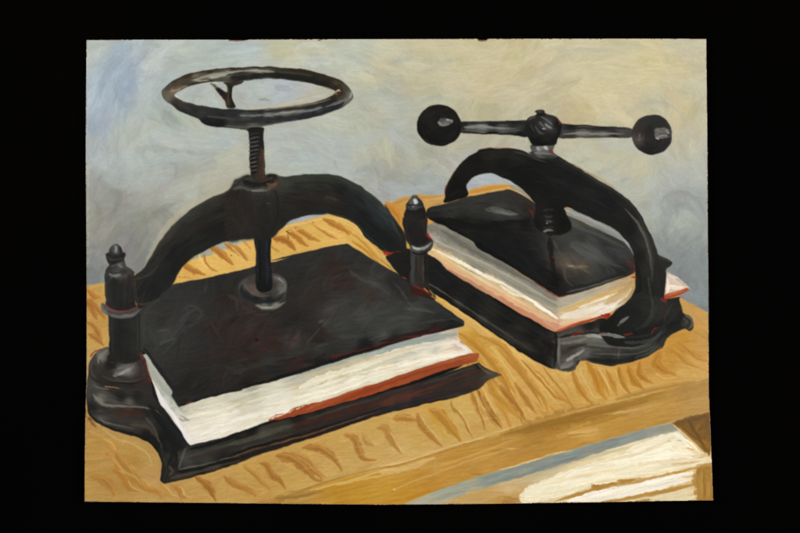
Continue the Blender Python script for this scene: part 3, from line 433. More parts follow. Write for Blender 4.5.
ln(NB, F4, 300,20,420,95,540,165,600,190, w=3, c=(12,12,12), a=.8); ln(NB, F4, 330,90,440,160,540,220, w=1, c=(40,44,44), a=.6)
ln(NB, E3, 245,280,250,340,240,430, w=3, c=(16,15,14), a=.8); ln(NB, E3, 200,370,210,340, w=1.2, c=(80,26,20), a=.5)
ln(NB, E3, 255,310,280,305,340,300, w=4, c=(98,95,87)); ln(NB, E3, 260,340,262,400,270,440, w=3, c=(92,88,80)); ln(NB, E3, 270,370,300,355,340,345, w=4, c=(52,49,44)); ln(NB, E3, 300,400,340,375,370,360, w=3.4, c=(126,124,116)); ln(NB, E3, 270,430,300,415,330,400, w=4, c=(100,98,92)); ln(NB, E3, 275,440,310,442,330,430, w=2, c=(54,52,48)); ln(NB, E3, 350,400,372,370,380,340, w=3, c=(84,82,76)); ln(NB, E3, 340,420,352,400, w=2, c=(40,38,34))
ln(NB, E3, 300,290,380,285,460,295,533,300, w=4, c=(116,115,107), a=.8); ln(NB, C4, 150,290,200,300,280,308, w=2.6, c=(142,141,133), a=.8); ln(NB, C4, 100,300,140,315,260,325, w=3, c=(96,95,88)); ln(NB, C4, 110,340,200,345,300,350,380,340, w=3, c=(54,54,50)); ln(NB, C4, 150,325,250,330,330,330,420,300, w=2, c=(84,84,79)); ln(NB, C4, 140,370,250,375,350,370,430,335, w=1.4, c=(86,86,80), a=.7); ln(NB, C4, 120,395,220,405,320,395,400,365, w=3.4, c=(24,25,24)); ln(NB, C4, 330,320,400,310,450,270, w=3, c=(70,71,67), a=.7); ln(NB, C4, 262,330,262,370,256,400, w=.9, c=(120,92,60), a=.7)
ln(NB, C4, 0,300,60,285,110,282,200,284,300,290,400,280, w=3, c=(14,14,13)); ln(NB, C4, 400,262,440,240,480,180,500,150, w=4, c=(48,47,43), a=.7); ln(NB, C4, 420,230,450,190,480,150, w=2, c=(62,60,55), a=.7); ln(NB, C4, 470,250,520,230,540,180, w=6, c=(18,18,17)); ln(NB, C4, 430,320,460,290,500,262,550,255, w=3.4, c=(24,24,23))
ln(NB, C4, 555,200,580,215,585,240,570,262, w=2, c=(72,68,58), a=.7); ln(NB, C4, 548,215,565,230,555,245, w=1.4, c=(86,82,72), a=.7); ln(NB, C4, 540,250,560,225, w=1.4, c=(60,56,48), a=.7)

for q,w,c in [((262,312,262,360,258,410),3,(112,108,100)),((268,325,330,318,400,300),3,(118,114,106)),((296,402,338,376,376,352),3,(158,156,148)),((270,436,300,428,330,412),3,(122,119,111)),((380,292,450,292,533,300),3.4,(140,139,131)),((390,330,460,335,533,330),3,(84,84,79)),((300,350,350,335,390,330),3,(40,38,34))]: ln('bB', E3, *q, w=w, c=c, a=.75, soft=1.1, dry=.4)
for q,w,c in [((140,288,200,298,290,308),3,(150,149,141)),((120,330,220,340,320,346,400,330),2,(96,96,91)),((330,392,400,366,440,330),2,(80,80,75)),((556,200,584,216,588,240,572,262),2.2,(96,91,79))]: ln('bB', C4, *q, w=w, c=c, a=.7, soft=1.1, dry=.4)
# platen (raised lid with a ridge)
plB = B3(207,268,230,256,300,238,390,210,480,190,560,175,560,175,600,184,640,205,680,230)+E2(375,150,450,185,560,235,640,275,640,275,684,335,692,385,688,405,660,425,500,482,350,521,350,521,240,450,100,362,0,308)+B3(400,400,300,345,215,305)
pfF = Field(F(B3, 240,265,(30,31,29), 320,280,(44,44,42), 420,230,(50,50,47), 540,200,(46,46,43), 620,220,(44,44,41), 540,270,(58,59,56), 480,260,(44,45,43), 600,290,(48,47,44), 660,260,(40,34,30), 350,330,(22,23,22), 450,350,(18,19,18), 550,360,(18,18,17), 640,330,(20,19,18), 500,430,(16,18,18), 600,440,(16,18,19), 640,500,(17,19,20))
 + F(E2, 200,340,(17,20,21), 270,400,(17,18,19), 320,470,(16,15,14), 150,300,(17,18,18), 345,300,(48,48,46), 400,230,(54,55,53), 450,260,(48,49,47), 500,330,(74,76,75), 470,310,(66,67,66), 560,280,(40,42,42), 600,330,(44,46,46), 640,320,(52,54,54), 560,360,(60,61,60), 420,330,(66,65,62), 380,370,(92,84,70), 450,385,(84,76,62), 390,410,(60,55,48), 450,430,(48,48,45), 560,410,(44,46,45), 640,400,(32,32,31), 420,470,(38,38,36), 350,340,(66,63,58), 340,430,(20,18,17), 370,500,(26,26,25), 680,380,(58,42,38), 420,190,(70,70,66), 500,200,(66,68,66)), 3, 2)
fill('platen', plB, pfF, .5, 1, .2, .05, save='plB')
hatch('plB', pfF, 170, 22, 2.6, lambda x,y: (.12 if x < 535 else .5) if y < 240 else .75, .25, 4, .6, .06, .9, .1)
M='plB'
ln(M, B3, 230,265,330,245,440,215,560,190, w=7, c=(48,48,46), a=.7, soft=1.6); ln(M, B3, 470,262,530,275,580,278,600,290, w=4, c=(84,85,80), a=.7, soft=1.5, dry=.4); ln(M, B3, 500,255,560,270, w=2, c=(72,72,68), a=.6); ln(M, B3, 220,310,320,320,420,340,540,330,660,310, w=7, c=(16,17,16), a=.9, soft=2)
ln(M, B3, 560,178,620,205,680,250,690,280, w=3.5, c=(52,40,34), a=.6); ln(M, B3, 250,310,350,380,450,440,600,530, w=7, c=(12,13,13), a=.9); ln(M, E2, 10,300,120,370,230,440,335,512, w=5, c=(12,13,13))
ln(M, E2, 150,310,200,350,250,420,280,450, w=1.6, c=(28,34,36), a=.5); ln(M, E2, 310,260,320,350,330,430,345,500, w=5, c=(18,17,16), a=.8, soft=1.6); ln(M, E2, 330,270,350,320,372,370,378,440,420,475, w=3, c=(74,70,63), a=.6, dry=.4)
ln(M, E2, 400,280,440,310,500,340,560,370, w=[3,6,6,3], c=(82,84,82), a=.6, soft=1.5, dry=.5); ln(M, E2, 470,270,520,320,580,370,640,390, w=[2,4,4,2], c=(76,78,77), a=.5, dry=.5); ln(M, E2, 380,370,420,385,480,385, w=3, c=(106,94,74), a=.6, dry=.5); ln(M, E2, 388,384,420,382, w=1.2, c=(150,144,130), a=.8, dry=.4); ln(M, E2, 360,330,375,350,370,400, w=3, c=(84,74,60), a=.5, dry=.4)
ln(M, E2, 385,235,430,220,500,235,600,290,660,330, w=5, c=(50,52,51), a=.6, soft=1.6); ln(M, E2, 560,300,620,330,670,370, w=4, c=(58,60,60), a=.5, dry=.4); ln(M, E2, 400,480,500,460,600,425,680,395, w=3, c=(30,31,30), a=.8); ln(M, E2, 380,500,500,470,640,425, w=1, c=(110,106,96), a=.6)
ln(M, E2, 380,150,470,190,560,225,640,275,690,350, w=2.6, c=(72,73,70), a=.7); ln(M, E2, 690,350,692,400, w=1.4, c=(130,70,50), a=.5)
# wall and table seen between bow and lid, then the bow itself
fill('painted_wall', E2(366,126,400,128,440,145,520,180,600,218,625,245,640,272,640,272,560,238,470,190,400,160), (128,130,125), .5, 1, .1, .05, save='wr'); ln('wr', E2, 375,135,450,160,540,200,620,245, w=3, c=(148,150,146), a=.8); ln('wr', E2, 372,128,400,138, w=1.2, c=(170,172,168), a=.8); ln('wr', E2, 400,165,500,205,600,250, w=1.2, c=(110,112,106), a=.8)
ln('plB', E2, 380,155,420,200,540,250,640,300, w=3.5, c=(76,77,72), a=.6)
ln(None, B3, 575,160,630,180,665,215,690,240, w=[3,4,3,2], c=(136,136,130)); ln(None, B3, 600,175,650,205, w=1.2, c=(158,160,156), a=.8); ln(None, B3, 590,165,640,178, w=1, c=(160,158,148), a=.6)
fill('arch', archB, archBF, .55, 1, .25, .05, save='aB')
M='aB'
hatch(M, archBF, 150, 24, 2.6, lambda x,y: math.atan2(-(x-540)*.42, -(y-262)) if False else math.atan2((x-545)*.55, max(30, 275-y)), .1, 3, .6, .06, .9, .1)
ln(M, E1, 0,325,80,318,160,322,240,345,300,370, w=3, c=(32,32,27), a=.7, soft=1.5); ln(M, E1, 350,352,420,388,500,438,590,492,650,530, w=2.2, c=(46,45,39), a=.8, dry=.3); ln(M, E1, 150,318,220,335,260,355,300,365, w=2, c=(70,70,66), a=.5); ln(M, B4, 230,175,300,225,350,290,385,360, w=2, c=(40,40,36), a=.8)
ln(M, E1, 250,400,300,430,350,500, w=4, c=(24,24,22), a=.5, soft=2); ln(M, B4, 60,110,160,170,240,240, w=8, c=(12,14,16), a=.8, soft=2); ln(M, B4, 60,180,150,220,240,270, w=1.6, c=(24,32,38), a=.6)
ln(M, B4, 290,262,330,305,360,350,385,410,400,470,404,530, w=[1.5,2.4,2.8,2.8,2.6,2], c=(92,90,82), a=.8, dry=.35); ln(M, F5, 200,10,222,80,230,160,228,230, w=3, c=(58,57,52), a=.7, dry=.4); ln(M, F5, 235,80,250,130,262,200,255,260,240,310, w=5, c=(30,30,28), a=.7); ln(M, F5, 212,210,222,280,225,320, w=2, c=(64,64,60), a=.6, dry=.4)
ln(M, F5, 268,120,290,130,315,142, w=3, c=(52,50,46), a=.8); ln(M, F5, 290,165,270,200,265,250, w=3, c=(32,30,27), a=.8); ln(M, F5, 160,150,172,220,165,280,130,330, w=5, c=(14,15,14), a=.8)
ln(M, B3, 300,200,310,150,340,100,400,50,470,20, w=3, c=(22,20,18), a=.8)
# foot of the bow running out over the base
fill('arch', F5(165,280,235,290,290,305,300,330,285,380,240,420,160,450,80,462,10,450,0,430,20,405,60,372,110,330), Field(F(F5, 60,420,(18,19,18), 150,380,(22,23,22), 220,350,(34,35,33), 260,350,(40,40,37), 200,420,(26,27,26), 100,440,(22,22,21), 40,440,(16,17,16)),3,3), .8, 1, .2, .05, save='fB')
ln('fB', F5, 225,300,235,340,220,390,190,420, w=3, c=(58,58,54), a=.7, dry=.4); ln('fB', F5, 250,330,240,380,205,420,160,440, w=2.4, c=(48,48,45), a=.7, dry=.4); ln('fB', F5, 90,410,120,390,128,385, w=3, c=(140,140,134), a=.8, dry=.4); ln('fB', F5, 78,425,110,400, w=2, c=(90,91,86), a=.8); ln('fB', F5, 275,320,285,360,260,410, w=2, c=(50,30,26), a=.6)
ln('bB', F5, 0,462,50,466,110,478, w=3.4, c=(150,150,143), a=.7, dry=.3); ln('bB', F5, 110,475,200,470,280,430,330,380, w=3, c=(36,36,34), a=.8); ln('bB', F5, 110,500,200,495,270,460, w=3, c=(66,67,63), a=.7)
# reds of the ground showing at the edges
RR = dict(c=(132,34,26), a=.75, soft=.5, h=.04)
for z, q, w in [(F5,(140,208,158,212,162,222),1.6),(F5,(152,160,150,190),.8),(F5,(272,305,290,315,285,300),2.4),(F5,(20,372,40,376,35,388,20,395),1.6),(F5,(105,464,130,462,150,458),1.6),(F5,(230,462,240,440,262,430),1.4),(F5,(5,462,30,460),1),(E3,(320,290,345,280,375,276),2),(E3,(350,278,378,280),1.4),(E2,(290,490,345,519,380,516),1),(E2,(240,452,290,488),.8),(E1,(300,318,322,320),2.6),(E1,(345,185,356,195),2.2),(B3,(296,155,292,170,288,200),1),(C4,(180,200,210,205,212,218),1.5),(E2,(215,130,235,150,240,170),1.2),(E2,(320,340,340,352),1.2)]:
    stroke(z(*q), w, **RR)
for z, q, w in [(E1,(0,306,60,300,130,303,190,312),.8),(E1,(400,368,460,400,530,448,600,490),.7),(B4,(100,88,180,130,260,180),.8),(B3,(330,95,300,140),.8)]: stroke(z(*q), w, (150,100,62), a=.6, soft=.6)
# screw and its nut under the bow
fill('screw', E2(252,118,300,105,360,112,385,150,405,200,400,225,350,246,300,238,262,222,240,190,246,150), Field(F(E2, 270,140,(22,20,18), 340,140,(14,14,13), 300,180,(26,26,25), 380,200,(12,12,12), 300,230,(26,25,23), 260,200,(18,17,15)),3,3), .7, 1, .2, .06, save='sB')
for q,w,c in [((280,135,330,130),2,(48,46,42)),((288,158,302,164,322,158),2.6,(52,52,50)),((296,180,308,184,322,182),3,(66,67,66)),((282,228,305,222,326,226),2.6,(120,117,106)),((280,212,330,210),1.6,(50,48,44)),((296,190,302,192),1.2,(170,172,170)),((380,125,400,128),1.4,(100,102,100)),((340,235,380,225,400,205),3,(14,14,13))]: ln('sB', E2, *q, w=w, c=c)
# neck, hub, bar and balls
fill('neck', E1(230,288,325,288,322,320,345,342,300,352,255,345,215,322,228,315), Field(F(E1, 240,300,(70,70,68), 260,305,(120,120,118), 290,300,(130,130,128), 310,300,(80,80,78), 280,322,(84,84,82), 320,335,(60,60,58), 235,330,(50,50,48), 300,345,(44,44,42)),3,2), .6, 1, .15, .07, save='nB')
for q,w,c in [((235,300,240,320),2.2,(84,84,82)),((255,300,262,315),2,(160,160,158)),((285,295,300,310),2.6,(176,177,176)),((240,325,300,328,330,335),1.6,(110,110,107)),((270,335,330,340),2,(60,60,57)),((232,292,320,290),1.6,(40,40,38))]: ln('nB', E1, *q, w=w, c=c)
stroke(E1(306,316,324,320), 2.8, **RR)
hb = dict(soft=.45)
fill('handle_bar', A3(355,410,440,406,560,404,650,402)+E1(215,180,215,248,150,246,60,240)+A3(440,462,355,455), Field(F(A3, 380,415,(30,30,28), 500,412,(24,26,26), 600,412,(26,26,26), 400,435,(86,86,82), 460,435,(110,110,106), 540,440,(74,75,72), 610,440,(56,57,55), 500,460,(16,16,16), 620,462,(14,14,14)),3,1.5), .45, 1, .15, .06, save='b1')
for q,w,c in [((370,432,450,430,520,436,600,438),[2,2.4,2,1.2],(128,128,122)),((380,445,480,448,600,452),1.6,(70,70,68)),((400,415,520,414,640,412),2,(26,28,28)),((470,440,600,446,640,448),1,(90,90,88)),((360,452,500,461,640,465),1.4,(12,12,12)),((365,412,372,450),2,(30,28,26))]: ln('b1', A3, *q, w=w, c=c)
fill('handle_bar', E1(345,200,400,198,450,200,560,208,670,215,670,256,560,256,450,258,345,256), Field(F(E1, 400,205,(24,24,24), 550,212,(24,24,24), 380,230,(60,60,58), 450,238,(104,102,96), 550,240,(96,94,88), 620,240,(70,68,64), 400,250,(40,40,38), 600,252,(22,22,22)),3,1.5), .45, 1, .15, .06, save='b2')
for q,w,c in [((370,240,450,238,520,240,640,240),[1.4,2.4,2.4,1.6],(124,122,115)),((370,215,450,215,600,222),2.4,(30,30,30)),((380,250,500,252,650,250),1,(60,60,58)),((380,228,460,225,560,230),1,(58,58,56)),((400,202,500,206,650,217),1,(14,14,14))]: ln('b2', E1, *q, w=w, c=c)
fill('hub', E1(252,152,244,140,262,133,285,136,292,148,330,160,352,180,362,205,360,235,345,262,335,285,300,292,250,292,228,282,215,255,196,232,200,205,212,172), Field(F(E1, 230,180,(34,34,34), 225,220,(20,20,20), 260,170,(34,34,34), 300,190,(58,59,60), 310,210,(66,66,67), 275,200,(44,44,44), 270,230,(32,32,32), 340,200,(22,22,22), 300,250,(24,24,24), 260,270,(14,14,14), 330,270,(14,14,14), 265,145,(36,36,36)),3,1.8), .45, 1, .15, .07, save='hB')
for q,w,c in [((215,180,235,168,250,165),2,(74,74,74)),((270,165,300,180,325,200),1.6,(100,101,103)),((290,195,310,210,320,215),2.6,(128,129,130)),((262,185,280,205,300,225),2,(92,92,92)),((245,205,265,235,290,240),1.6,(78,78,78)),((275,215,290,220),1.2,(170,170,170)),((255,140,280,140),2,(64,64,64)),((345,180,352,230,335,270),4,(14,14,14)),((225,250,250,280,320,285),4,(12,12,12)),((300,160,330,180),1.6,(40,40,40)),((225,200,240,230),1.4,(60,60,60)),((250,155,290,155),1.4,(10,10,10))]: ln('hB', E1, *q, w=w, c=c)
stroke(E1(346,182,357,192,350,200), 1.8, **RR)
t = np.linspace(0, 2*math.pi, 25)[:-1]
def ball(cx, cy, rx, ry, nm, save, F_): fill(nm, [(cx+rx*math.cos(a)*(1+.012*math.sin(3*a)), cy+ry*math.sin(a)*(1+.012*math.cos(2*a))) for a in t], F_, .45, 1, .2, .06, save=save)
ball(439.2, 125.6, 22, 21, 'ball', 'l1', Field(F(F8, 200,200,(28,28,26), 300,130,(24,24,22), 400,200,(24,23,22), 300,350,(18,18,17), 200,350,(18,18,17), 260,280,(24,24,20), 420,300,(16,16,15), 150,300,(16,16,16), 340,190,(26,25,23)),3,3))
for k in range(26):
    a = rng.uniform(0, 6.28); r = rng.uniform(5, 18); p_ = [(439+r*math.cos(a+d), 125.6+r*math.sin(a+d)*.95) for d in (0,.35,.7)]; stroke(p_, 2.4, (30,30,27) if k % 3 else (16,16,15), a=.4, soft=1, clip='l1')
for q,w,c in [((295,245,340,235,390,245),5.5,(84,84,80)),((300,262,345,255,392,250),4.5,(96,96,91)),((292,244,315,266),2.2,(140,140,134)),((355,228,392,232,400,250),2.2,(150,150,145)),((315,270,345,262,380,258),2,(118,118,112)),((345,140,360,150),.8,(80,30,24)),((180,370,230,410,300,430),1,(66,60,50)),((135,240,150,180,190,145),.8,(90,86,74))]: ln('l1', F8, *q, w=w, c=c, soft=1.1)
ball(651.8, 134.7, 20, 20.3, 'ball', 'l2', Field(F(A4, 380,400,(38,40,40), 450,400,(34,34,33), 350,440,(46,38,34), 400,450,(26,26,25), 350,480,(70,64,60), 400,520,(24,24,23), 470,510,(28,28,27), 490,450,(44,42,40), 420,390,(34,35,34)) + F(B4, 400,5,(20,20,19)),3,2.5))
for k in range(20):
    a = rng.uniform(0, 6.28); r = rng.uniform(5, 17); p_ = [(652+r*math.cos(a+d), 134.6+r*math.sin(a+d)) for d in (0,.35,.7)]; stroke(p_, 2.2, (38,38,36) if k % 3 else (20,20,19), a=.45, soft=1, clip='l2')
for q,w,c in [((428,440,432,480),4,(104,102,97)),((432,446,480,444),5,(112,110,104)),((432,464,484,460),5,(100,98,92)),((436,476,482,474),3.4,(130,128,122)),((426,478,442,484),1.8,(172,170,165)),((470,446,484,462),2.2,(138,136,130)),((490,440,495,465,488,480),1.4,(96,90,82)),((340,487,350,472,356,462),2.2,(90,84,78)),((345,490,360,485),1.4,(108,104,98)),((345,420,340,460,345,490),2,(50,44,40)),((460,390,480,410,492,440),1,(60,60,56))]: ln('l2', A4, *q, w=w, c=c, soft=1.1)
for q,w,c in [((285,118,330,132,370,140),5,(88,89,85)),((300,128,340,138,366,138),2,(112,113,108)),((540,230,590,246,640,280),7,(70,71,69)),((520,296,550,304,580,300),3,(112,104,88))]: ln('plB', U5, *q, w=w, c=c, a=.6, soft=2, dry=.5)
for q,w,c in [((10,345,120,335,200,360),5,(40,40,35)),((300,350,420,400,520,460),6,(36,36,32)),((300,430,400,470,480,520),5,(26,26,26))]: ln('aB', E1, *q, w=w, c=c, a=.45, soft=3)
for q,w,c in [((240,170,310,235,360,310),4,(46,45,40)),((350,300,392,400,412,500),3,(52,51,46))]: ln('aB', B4, *q, w=w, c=c, a=.45, soft=2)
PRESS_SMALL = [n for n in NAMES[1:] if n in ('base','platen','arch','screw','neck','handle_bar','hub','ball')]
for n in PRESS_SMALL: NAMES[NAMES.index(n)] = 'S:'+n
for n in ('paper_block','book_cover'): NAMES[NAMES.index(n)] = 'PS:'+n
# ================================================================== large press (in front)
# paper block
fill('base', P(143,350,170,385,185,400,330,350,430,336,456,346,468,362,400,391,300,424,250,440,190,449,180,440,156,408,138,385,134,352), (18,17,16), .5, 1, 0, .04, save='ub')
papA = C1(300,345)+E8(205,80,192,84,205,100,218,150,235,190,250,235,300,310,330,350,345,380,355,384,355,384)+D1(490,244,500,243,600,219,711,184)+D2(100,165,180,135,250,112,300,92,400,60,550,5)+C3(0,500,200,432,350,385,430,370,415,366,375,328,365,322,348,300,352,270,352,270)+P(447.5,325,390,341,342,355,275,376,208,394,186,398,186,398,165,370)
paF = Field(F(E8, 205,110,(150,150,136), 230,160,(158,160,146), 260,200,(150,154,140), 300,250,(146,150,136), 240,200,(196,190,184), 270,250,(204,200,196), 300,290,(206,200,192), 330,330,(214,206,196), 345,290,(188,184,164), 345,370,(222,214,202), 380,300,(200,194,174), 380,350,(216,208,188))
 + F(D1, 460,85,(176,172,150), 520,70,(190,184,160), 620,60,(200,194,172), 700,30,(190,184,160), 500,130,(210,200,178), 600,120,(220,212,190), 700,100,(222,214,192), 520,200,(226,218,202), 600,190,(224,216,198), 700,150,(216,208,186), 470,160,(208,200,188), 450,130,(200,192,176))
 + F(D2, 40,30,(180,176,152), 150,10,(196,190,166), 60,80,(196,188,164), 200,50,(214,206,182), 100,130,(216,208,186), 30,150,(222,216,198), 300,40,(216,208,182), 400,20,(222,214,190), 240,80,(222,214,192), 40,60,(170,160,128))
 + F(C2, 100,525,(160,158,140), 300,480,(160,160,146), 400,440,(156,158,146), 500,420,(160,158,142), 600,400,(158,160,148), 690,370,(156,162,152), 400,480,(190,174,138), 500,450,(190,174,136), 600,430,(196,184,150), 690,410,(206,192,156), 300,510,(196,182,150), 450,510,(216,208,182), 550,490,(220,212,188), 650,470,(222,212,186))
 + F(C3, 40,350,(142,148,140), 150,320,(144,148,140), 250,300,(146,150,142), 330,285,(170,162,140), 60,385,(160,162,148), 200,320,(150,154,146), 100,380,(184,178,156), 40,420,(216,200,162), 100,420,(222,210,180), 200,380,(226,216,190), 300,340,(224,214,190), 380,350,(222,212,192), 350,300,(206,186,166), 30,470,(222,214,190), 300,370,(222,210,184), 370,320,(170,120,106)), 3, 2.5)
fill('paper_block', papA, paF, .5, 1, .2, .07, save='pA')
paF.c = np.clip(paF.c*np.array([1.04,1.055,1.09], np.float32), 0, .97)
hatch('pA', paF, 160, 34, 3.2, lambda x,y: -.28 if x > 185 else 1.0, .05, 5, .6, .1, .8, .03)
kw = dict(h=.14, a=.8)
ln('pA', D1, 450,90,560,60,711,15, w=4, c=(196,190,168), **kw); ln('pA', D1, 480,120,600,95,711,60, w=6, c=(214,206,184), **kw); ln('pA', D1, 470,170,560,145,711,100, w=7, c=(222,214,194), **kw); ln('pA', D1, 490,225,580,195,711,150, w=7, c=(226,218,202), **kw); ln('pA', D1, 520,110,640,85, w=1.4, c=(232,224,204), **kw)
ln('pA', D1, 340,20,370,70,420,130,460,190,490,238, w=[3,4,5,5,4], c=(214,208,204), **kw); ln('pA', D1, 440,125,455,135,490,132, w=1.4, c=(150,140,130)); ln('pA', D1, 425,150,450,190,470,225, w=1, c=(170,160,160)); ln('pA', D1, 395,0,420,45,440,75, w=2.4, c=(150,156,140))
ln('pA', E8, 203,100,240,160,290,220,325,262, w=4, c=(148,152,138), a=.8); ln('pA', E8, 228,170,250,215,300,285,335,340,348,375, w=3, c=(222,216,212), **kw); ln('pA', E8, 320,285,345,300, w=.8, c=(110,100,90)); ln('pA', E8, 300,240,330,270,350,262, w=2, c=(158,158,142), a=.7)
ln('pA', F7, 0,240,100,200,200,170,300,130,400,100,600,70, w=7, c=(226,218,194), **kw); ln('pA', F7, 0,285,100,255,200,220,300,190,420,150,600,110, w=8, c=(228,220,198), **kw); ln('pA', F7, 200,190,330,160,420,130, w=1.6, c=(236,228,208), **kw); ln('pA', F7, 350,165,450,140,590,120, w=3, c=(232,224,204), **kw)
ln('pA', F7, 0,205,100,175,200,150,300,125, w=3.4, c=(196,178,138), a=.6); ln('pA', F7, 220,150,330,120,440,90, w=3, c=(206,188,146), a=.6); ln('pA', F7, 0,190,130,150,250,110,380,75, w=4.5, c=(152,156,144), a=.7); ln('pA', F7, 300,105,400,80,500,60,575,50, w=[4,5,5,2], c=(146,152,144), a=.8); ln('pA', F7, 330,180,400,165,440,140, w=1, c=(200,170,120), a=.5)
ln('pA', C3, 310,265,340,270,352,262, w=2.6, c=(170,160,140)); ln('pA', C3, 350,275,370,300,378,325, w=2.4, c=(196,158,146)); ln('pA', C3, 355,318,375,320, w=3, c=(176,132,122), a=.7); ln('pA', C3, 320,310,380,345,410,362, w=3, c=(228,220,204), **kw); ln('pA', C3, 345,300,365,315, w=1.2, c=(226,214,202), **kw)
for k in range(26):
    x = rng.uniform(0, 330); y = 200-.36*x+rng.uniform(-12, 6) if x < 150 else 146-.4*(x-150)+rng.uniform(-8, 4); stroke(D2(x, y, x+rng.uniform(10,30), y-rng.uniform(5,10)), 1.1, (226,218,200), a=.6, soft=.4, h=.12, clip='pA')
# orange-red cover board
ob = D2(172,138,200,112,250,98,300,75,400,52,470,32,550,0)+C3(0,500,80,470,200,430,300,398,350,385,400,373,440,372,440,372,438,385,428,408,428,408,300,440,200,475,100,508,0,540)+D2(660,8,560,42,500,56,400,86,300,112,210,132)
obF = Field(F(D2, 200,125,(146,68,36), 300,95,(150,70,38), 400,70,(152,70,36), 500,45,(150,68,34), 600,15,(150,66,32)) + F(C3, 40,510,(154,72,36), 150,465,(154,74,38), 250,435,(150,68,36), 350,405,(148,66,36), 420,385,(158,80,42)),3,3)
fill('book_cover', ob, obF, .5, 1, .2, .07, save='oA'); hatch('oA', obF, 60, 24, 2, -.32, .05, 6, .6, .08, .6, .03)
for q,w,c in [((20,320,100,285,200,250,300,210),1.4,(172,92,56)),((150,290,250,250,400,195,560,150),1.8,(132,56,30)),((350,190,450,165,560,140,620,128),1.6,(174,96,56)),((440,160,540,140,600,125),1.2,(166,100,60))]: ln('oA', F7, *q, w=w, c=c)
for k in range(14): x = rng.uniform(180,330); stroke(D2(x, 132-.36*(x-180)-rng.uniform(0,8), x+rng.uniform(15,35), 124-.36*(x-180)-rng.uniform(4,12)), 1, (222,210,190), a=.7, soft=.4, h=.12)

# base of the large press
baA = C1(125,342,108,346,75,362,50,395,38,430,36,465,32,500)+D1(28,40,40,105,60,130,90,152,160,182,250,207,310,237,345,275,362,320,364,350,358,385,356,402,375,416,375,416,400,412,500,388,600,360,711,322) \
 + D2(130,286,260,246,400,202,560,148,711,98)+D3(90,90,200,62,320,35,430,0)+F4(300,405,350,382,358,378,358,378,340,365,310,355,285,340,262,322,262,322,250,326,120,368,0,408)+D2(560,44,500,58,400,90,300,118,200,140,100,170,0,208)+D1(600,222,500,246,488,244,470,222,440,172,380,90,330,30)+C1(318,500,300,440,285,400,272,350,265,340,200,400,150,380)
baF = Field(F(C1, 60,400,(60,58,54), 90,380,(96,94,86), 60,450,(44,42,38), 130,420,(24,23,22), 150,460,(62,60,56), 200,460,(100,98,92), 220,440,(84,82,76), 250,430,(50,48,45), 280,440,(48,40,36), 100,490,(34,32,30), 200,495,(40,36,32), 270,490,(44,38,33), 300,520,(40,38,36), 60,510,(64,62,56))
 + F(D1, 60,20,(58,56,50), 90,40,(110,106,94), 150,60,(70,68,62), 220,50,(84,80,72), 300,80,(38,36,34), 60,70,(22,22,22), 120,90,(46,44,40), 180,90,(56,36,28), 250,100,(44,32,26), 300,100,(30,30,30), 100,130,(70,69,62), 150,150,(46,45,42), 250,150,(60,52,44), 300,150,(58,54,46), 330,160,(42,40,36), 300,200,(22,22,21), 350,220,(20,21,20), 400,180,(20,22,22), 390,250,(22,24,24), 440,250,(24,26,26), 400,300,(44,44,40), 380,380,(40,38,34), 420,330,(26,27,26), 460,300,(70,67,60), 520,285,(54,52,46), 600,260,(46,44,40), 680,240,(48,44,38), 480,335,(64,62,57), 560,330,(60,57,52), 640,305,(30,28,26), 540,355,(26,25,23), 640,330,(30,28,24), 450,370,(40,38,34), 450,395,(66,60,48), 600,350,(60,52,38), 350,380,(24,22,20), 180,30,(22,21,20), 250,30,(26,26,25), 360,120,(26,27,27))
 + F(D2, 40,220,(26,26,25), 60,240,(64,60,50), 150,200,(74,71,60), 250,170,(58,54,46), 350,130,(48,42,38), 100,170,(20,20,19), 300,120,(28,28,26), 400,90,(30,30,28), 350,160,(64,34,26), 450,120,(62,34,26), 550,90,(64,36,30), 650,60,(66,38,32), 40,290,(50,40,32), 150,250,(44,36,30), 250,230,(70,44,32), 300,220,(46,36,30), 450,170,(50,38,32), 560,130,(44,38,36), 680,90,(44,40,38), 200,270,(46,38,30), 500,60,(40,42,40), 620,30,(40,42,40), 60,310,(36,32,28))
 + F(D3, 40,50,(84,46,36), 120,25,(80,44,34), 200,10,(60,34,32), 60,90,(36,36,38), 160,55,(36,34,36), 300,20,(50,40,36)) + F(F4, 80,400,(46,44,40), 180,360,(48,38,32), 240,345,(62,42,34), 100,430,(56,34,28), 220,390,(64,40,32), 280,380,(62,50,42), 320,370,(78,72,58), 150,385,(44,36,32), 120,455,(58,44,36), 260,335,(24,24,24)), 3, 2)
g_ = baF.c.mean(1, keepdims=True); baF.c = g_+(baF.c-g_)*.7
fill('base', baA, baF, .5, 1, .25, .05, save='bA'); M = 'bA'
hatch(M, baF, 110, 26, 2, lambda x,y: (-.3 if x > 185 else (.25 if y < 425 else .9)), .08, 4, .55, .06, .7, .05)
ln(M, D1, 60,15,80,45,110,65,180,72,260,75,330,90,380,130, w=[2,3,3,2,1.6,1.6,1], c=(112,108,96), a=.8, soft=1.1, dry=.3); ln(M, D1, 50,30,70,70,150,90,240,95, w=3, c=(40,38,35), a=.7)
ln(M, D1, 30,60,42,110,90,150,160,178,250,200,320,240,352,290,362,340,358,400, w=3.4, c=(18,18,17), a=.9); ln(M, D1, 85,120,110,140,170,158,240,170, w=1.6, c=(96,93,82), a=.8, dry=.3); ln(M, D1, 170,100,220,100,290,110, w=5, c=(66,38,28), a=.6, soft=1.5); ln(M, D1, 230,150,290,160,330,190,350,230, w=4, c=(74,64,52), a=.6, soft=1.5); ln(M, D1, 290,120,330,170,350,220,370,280, w=2, c=(86,80,68), a=.5, soft=1)
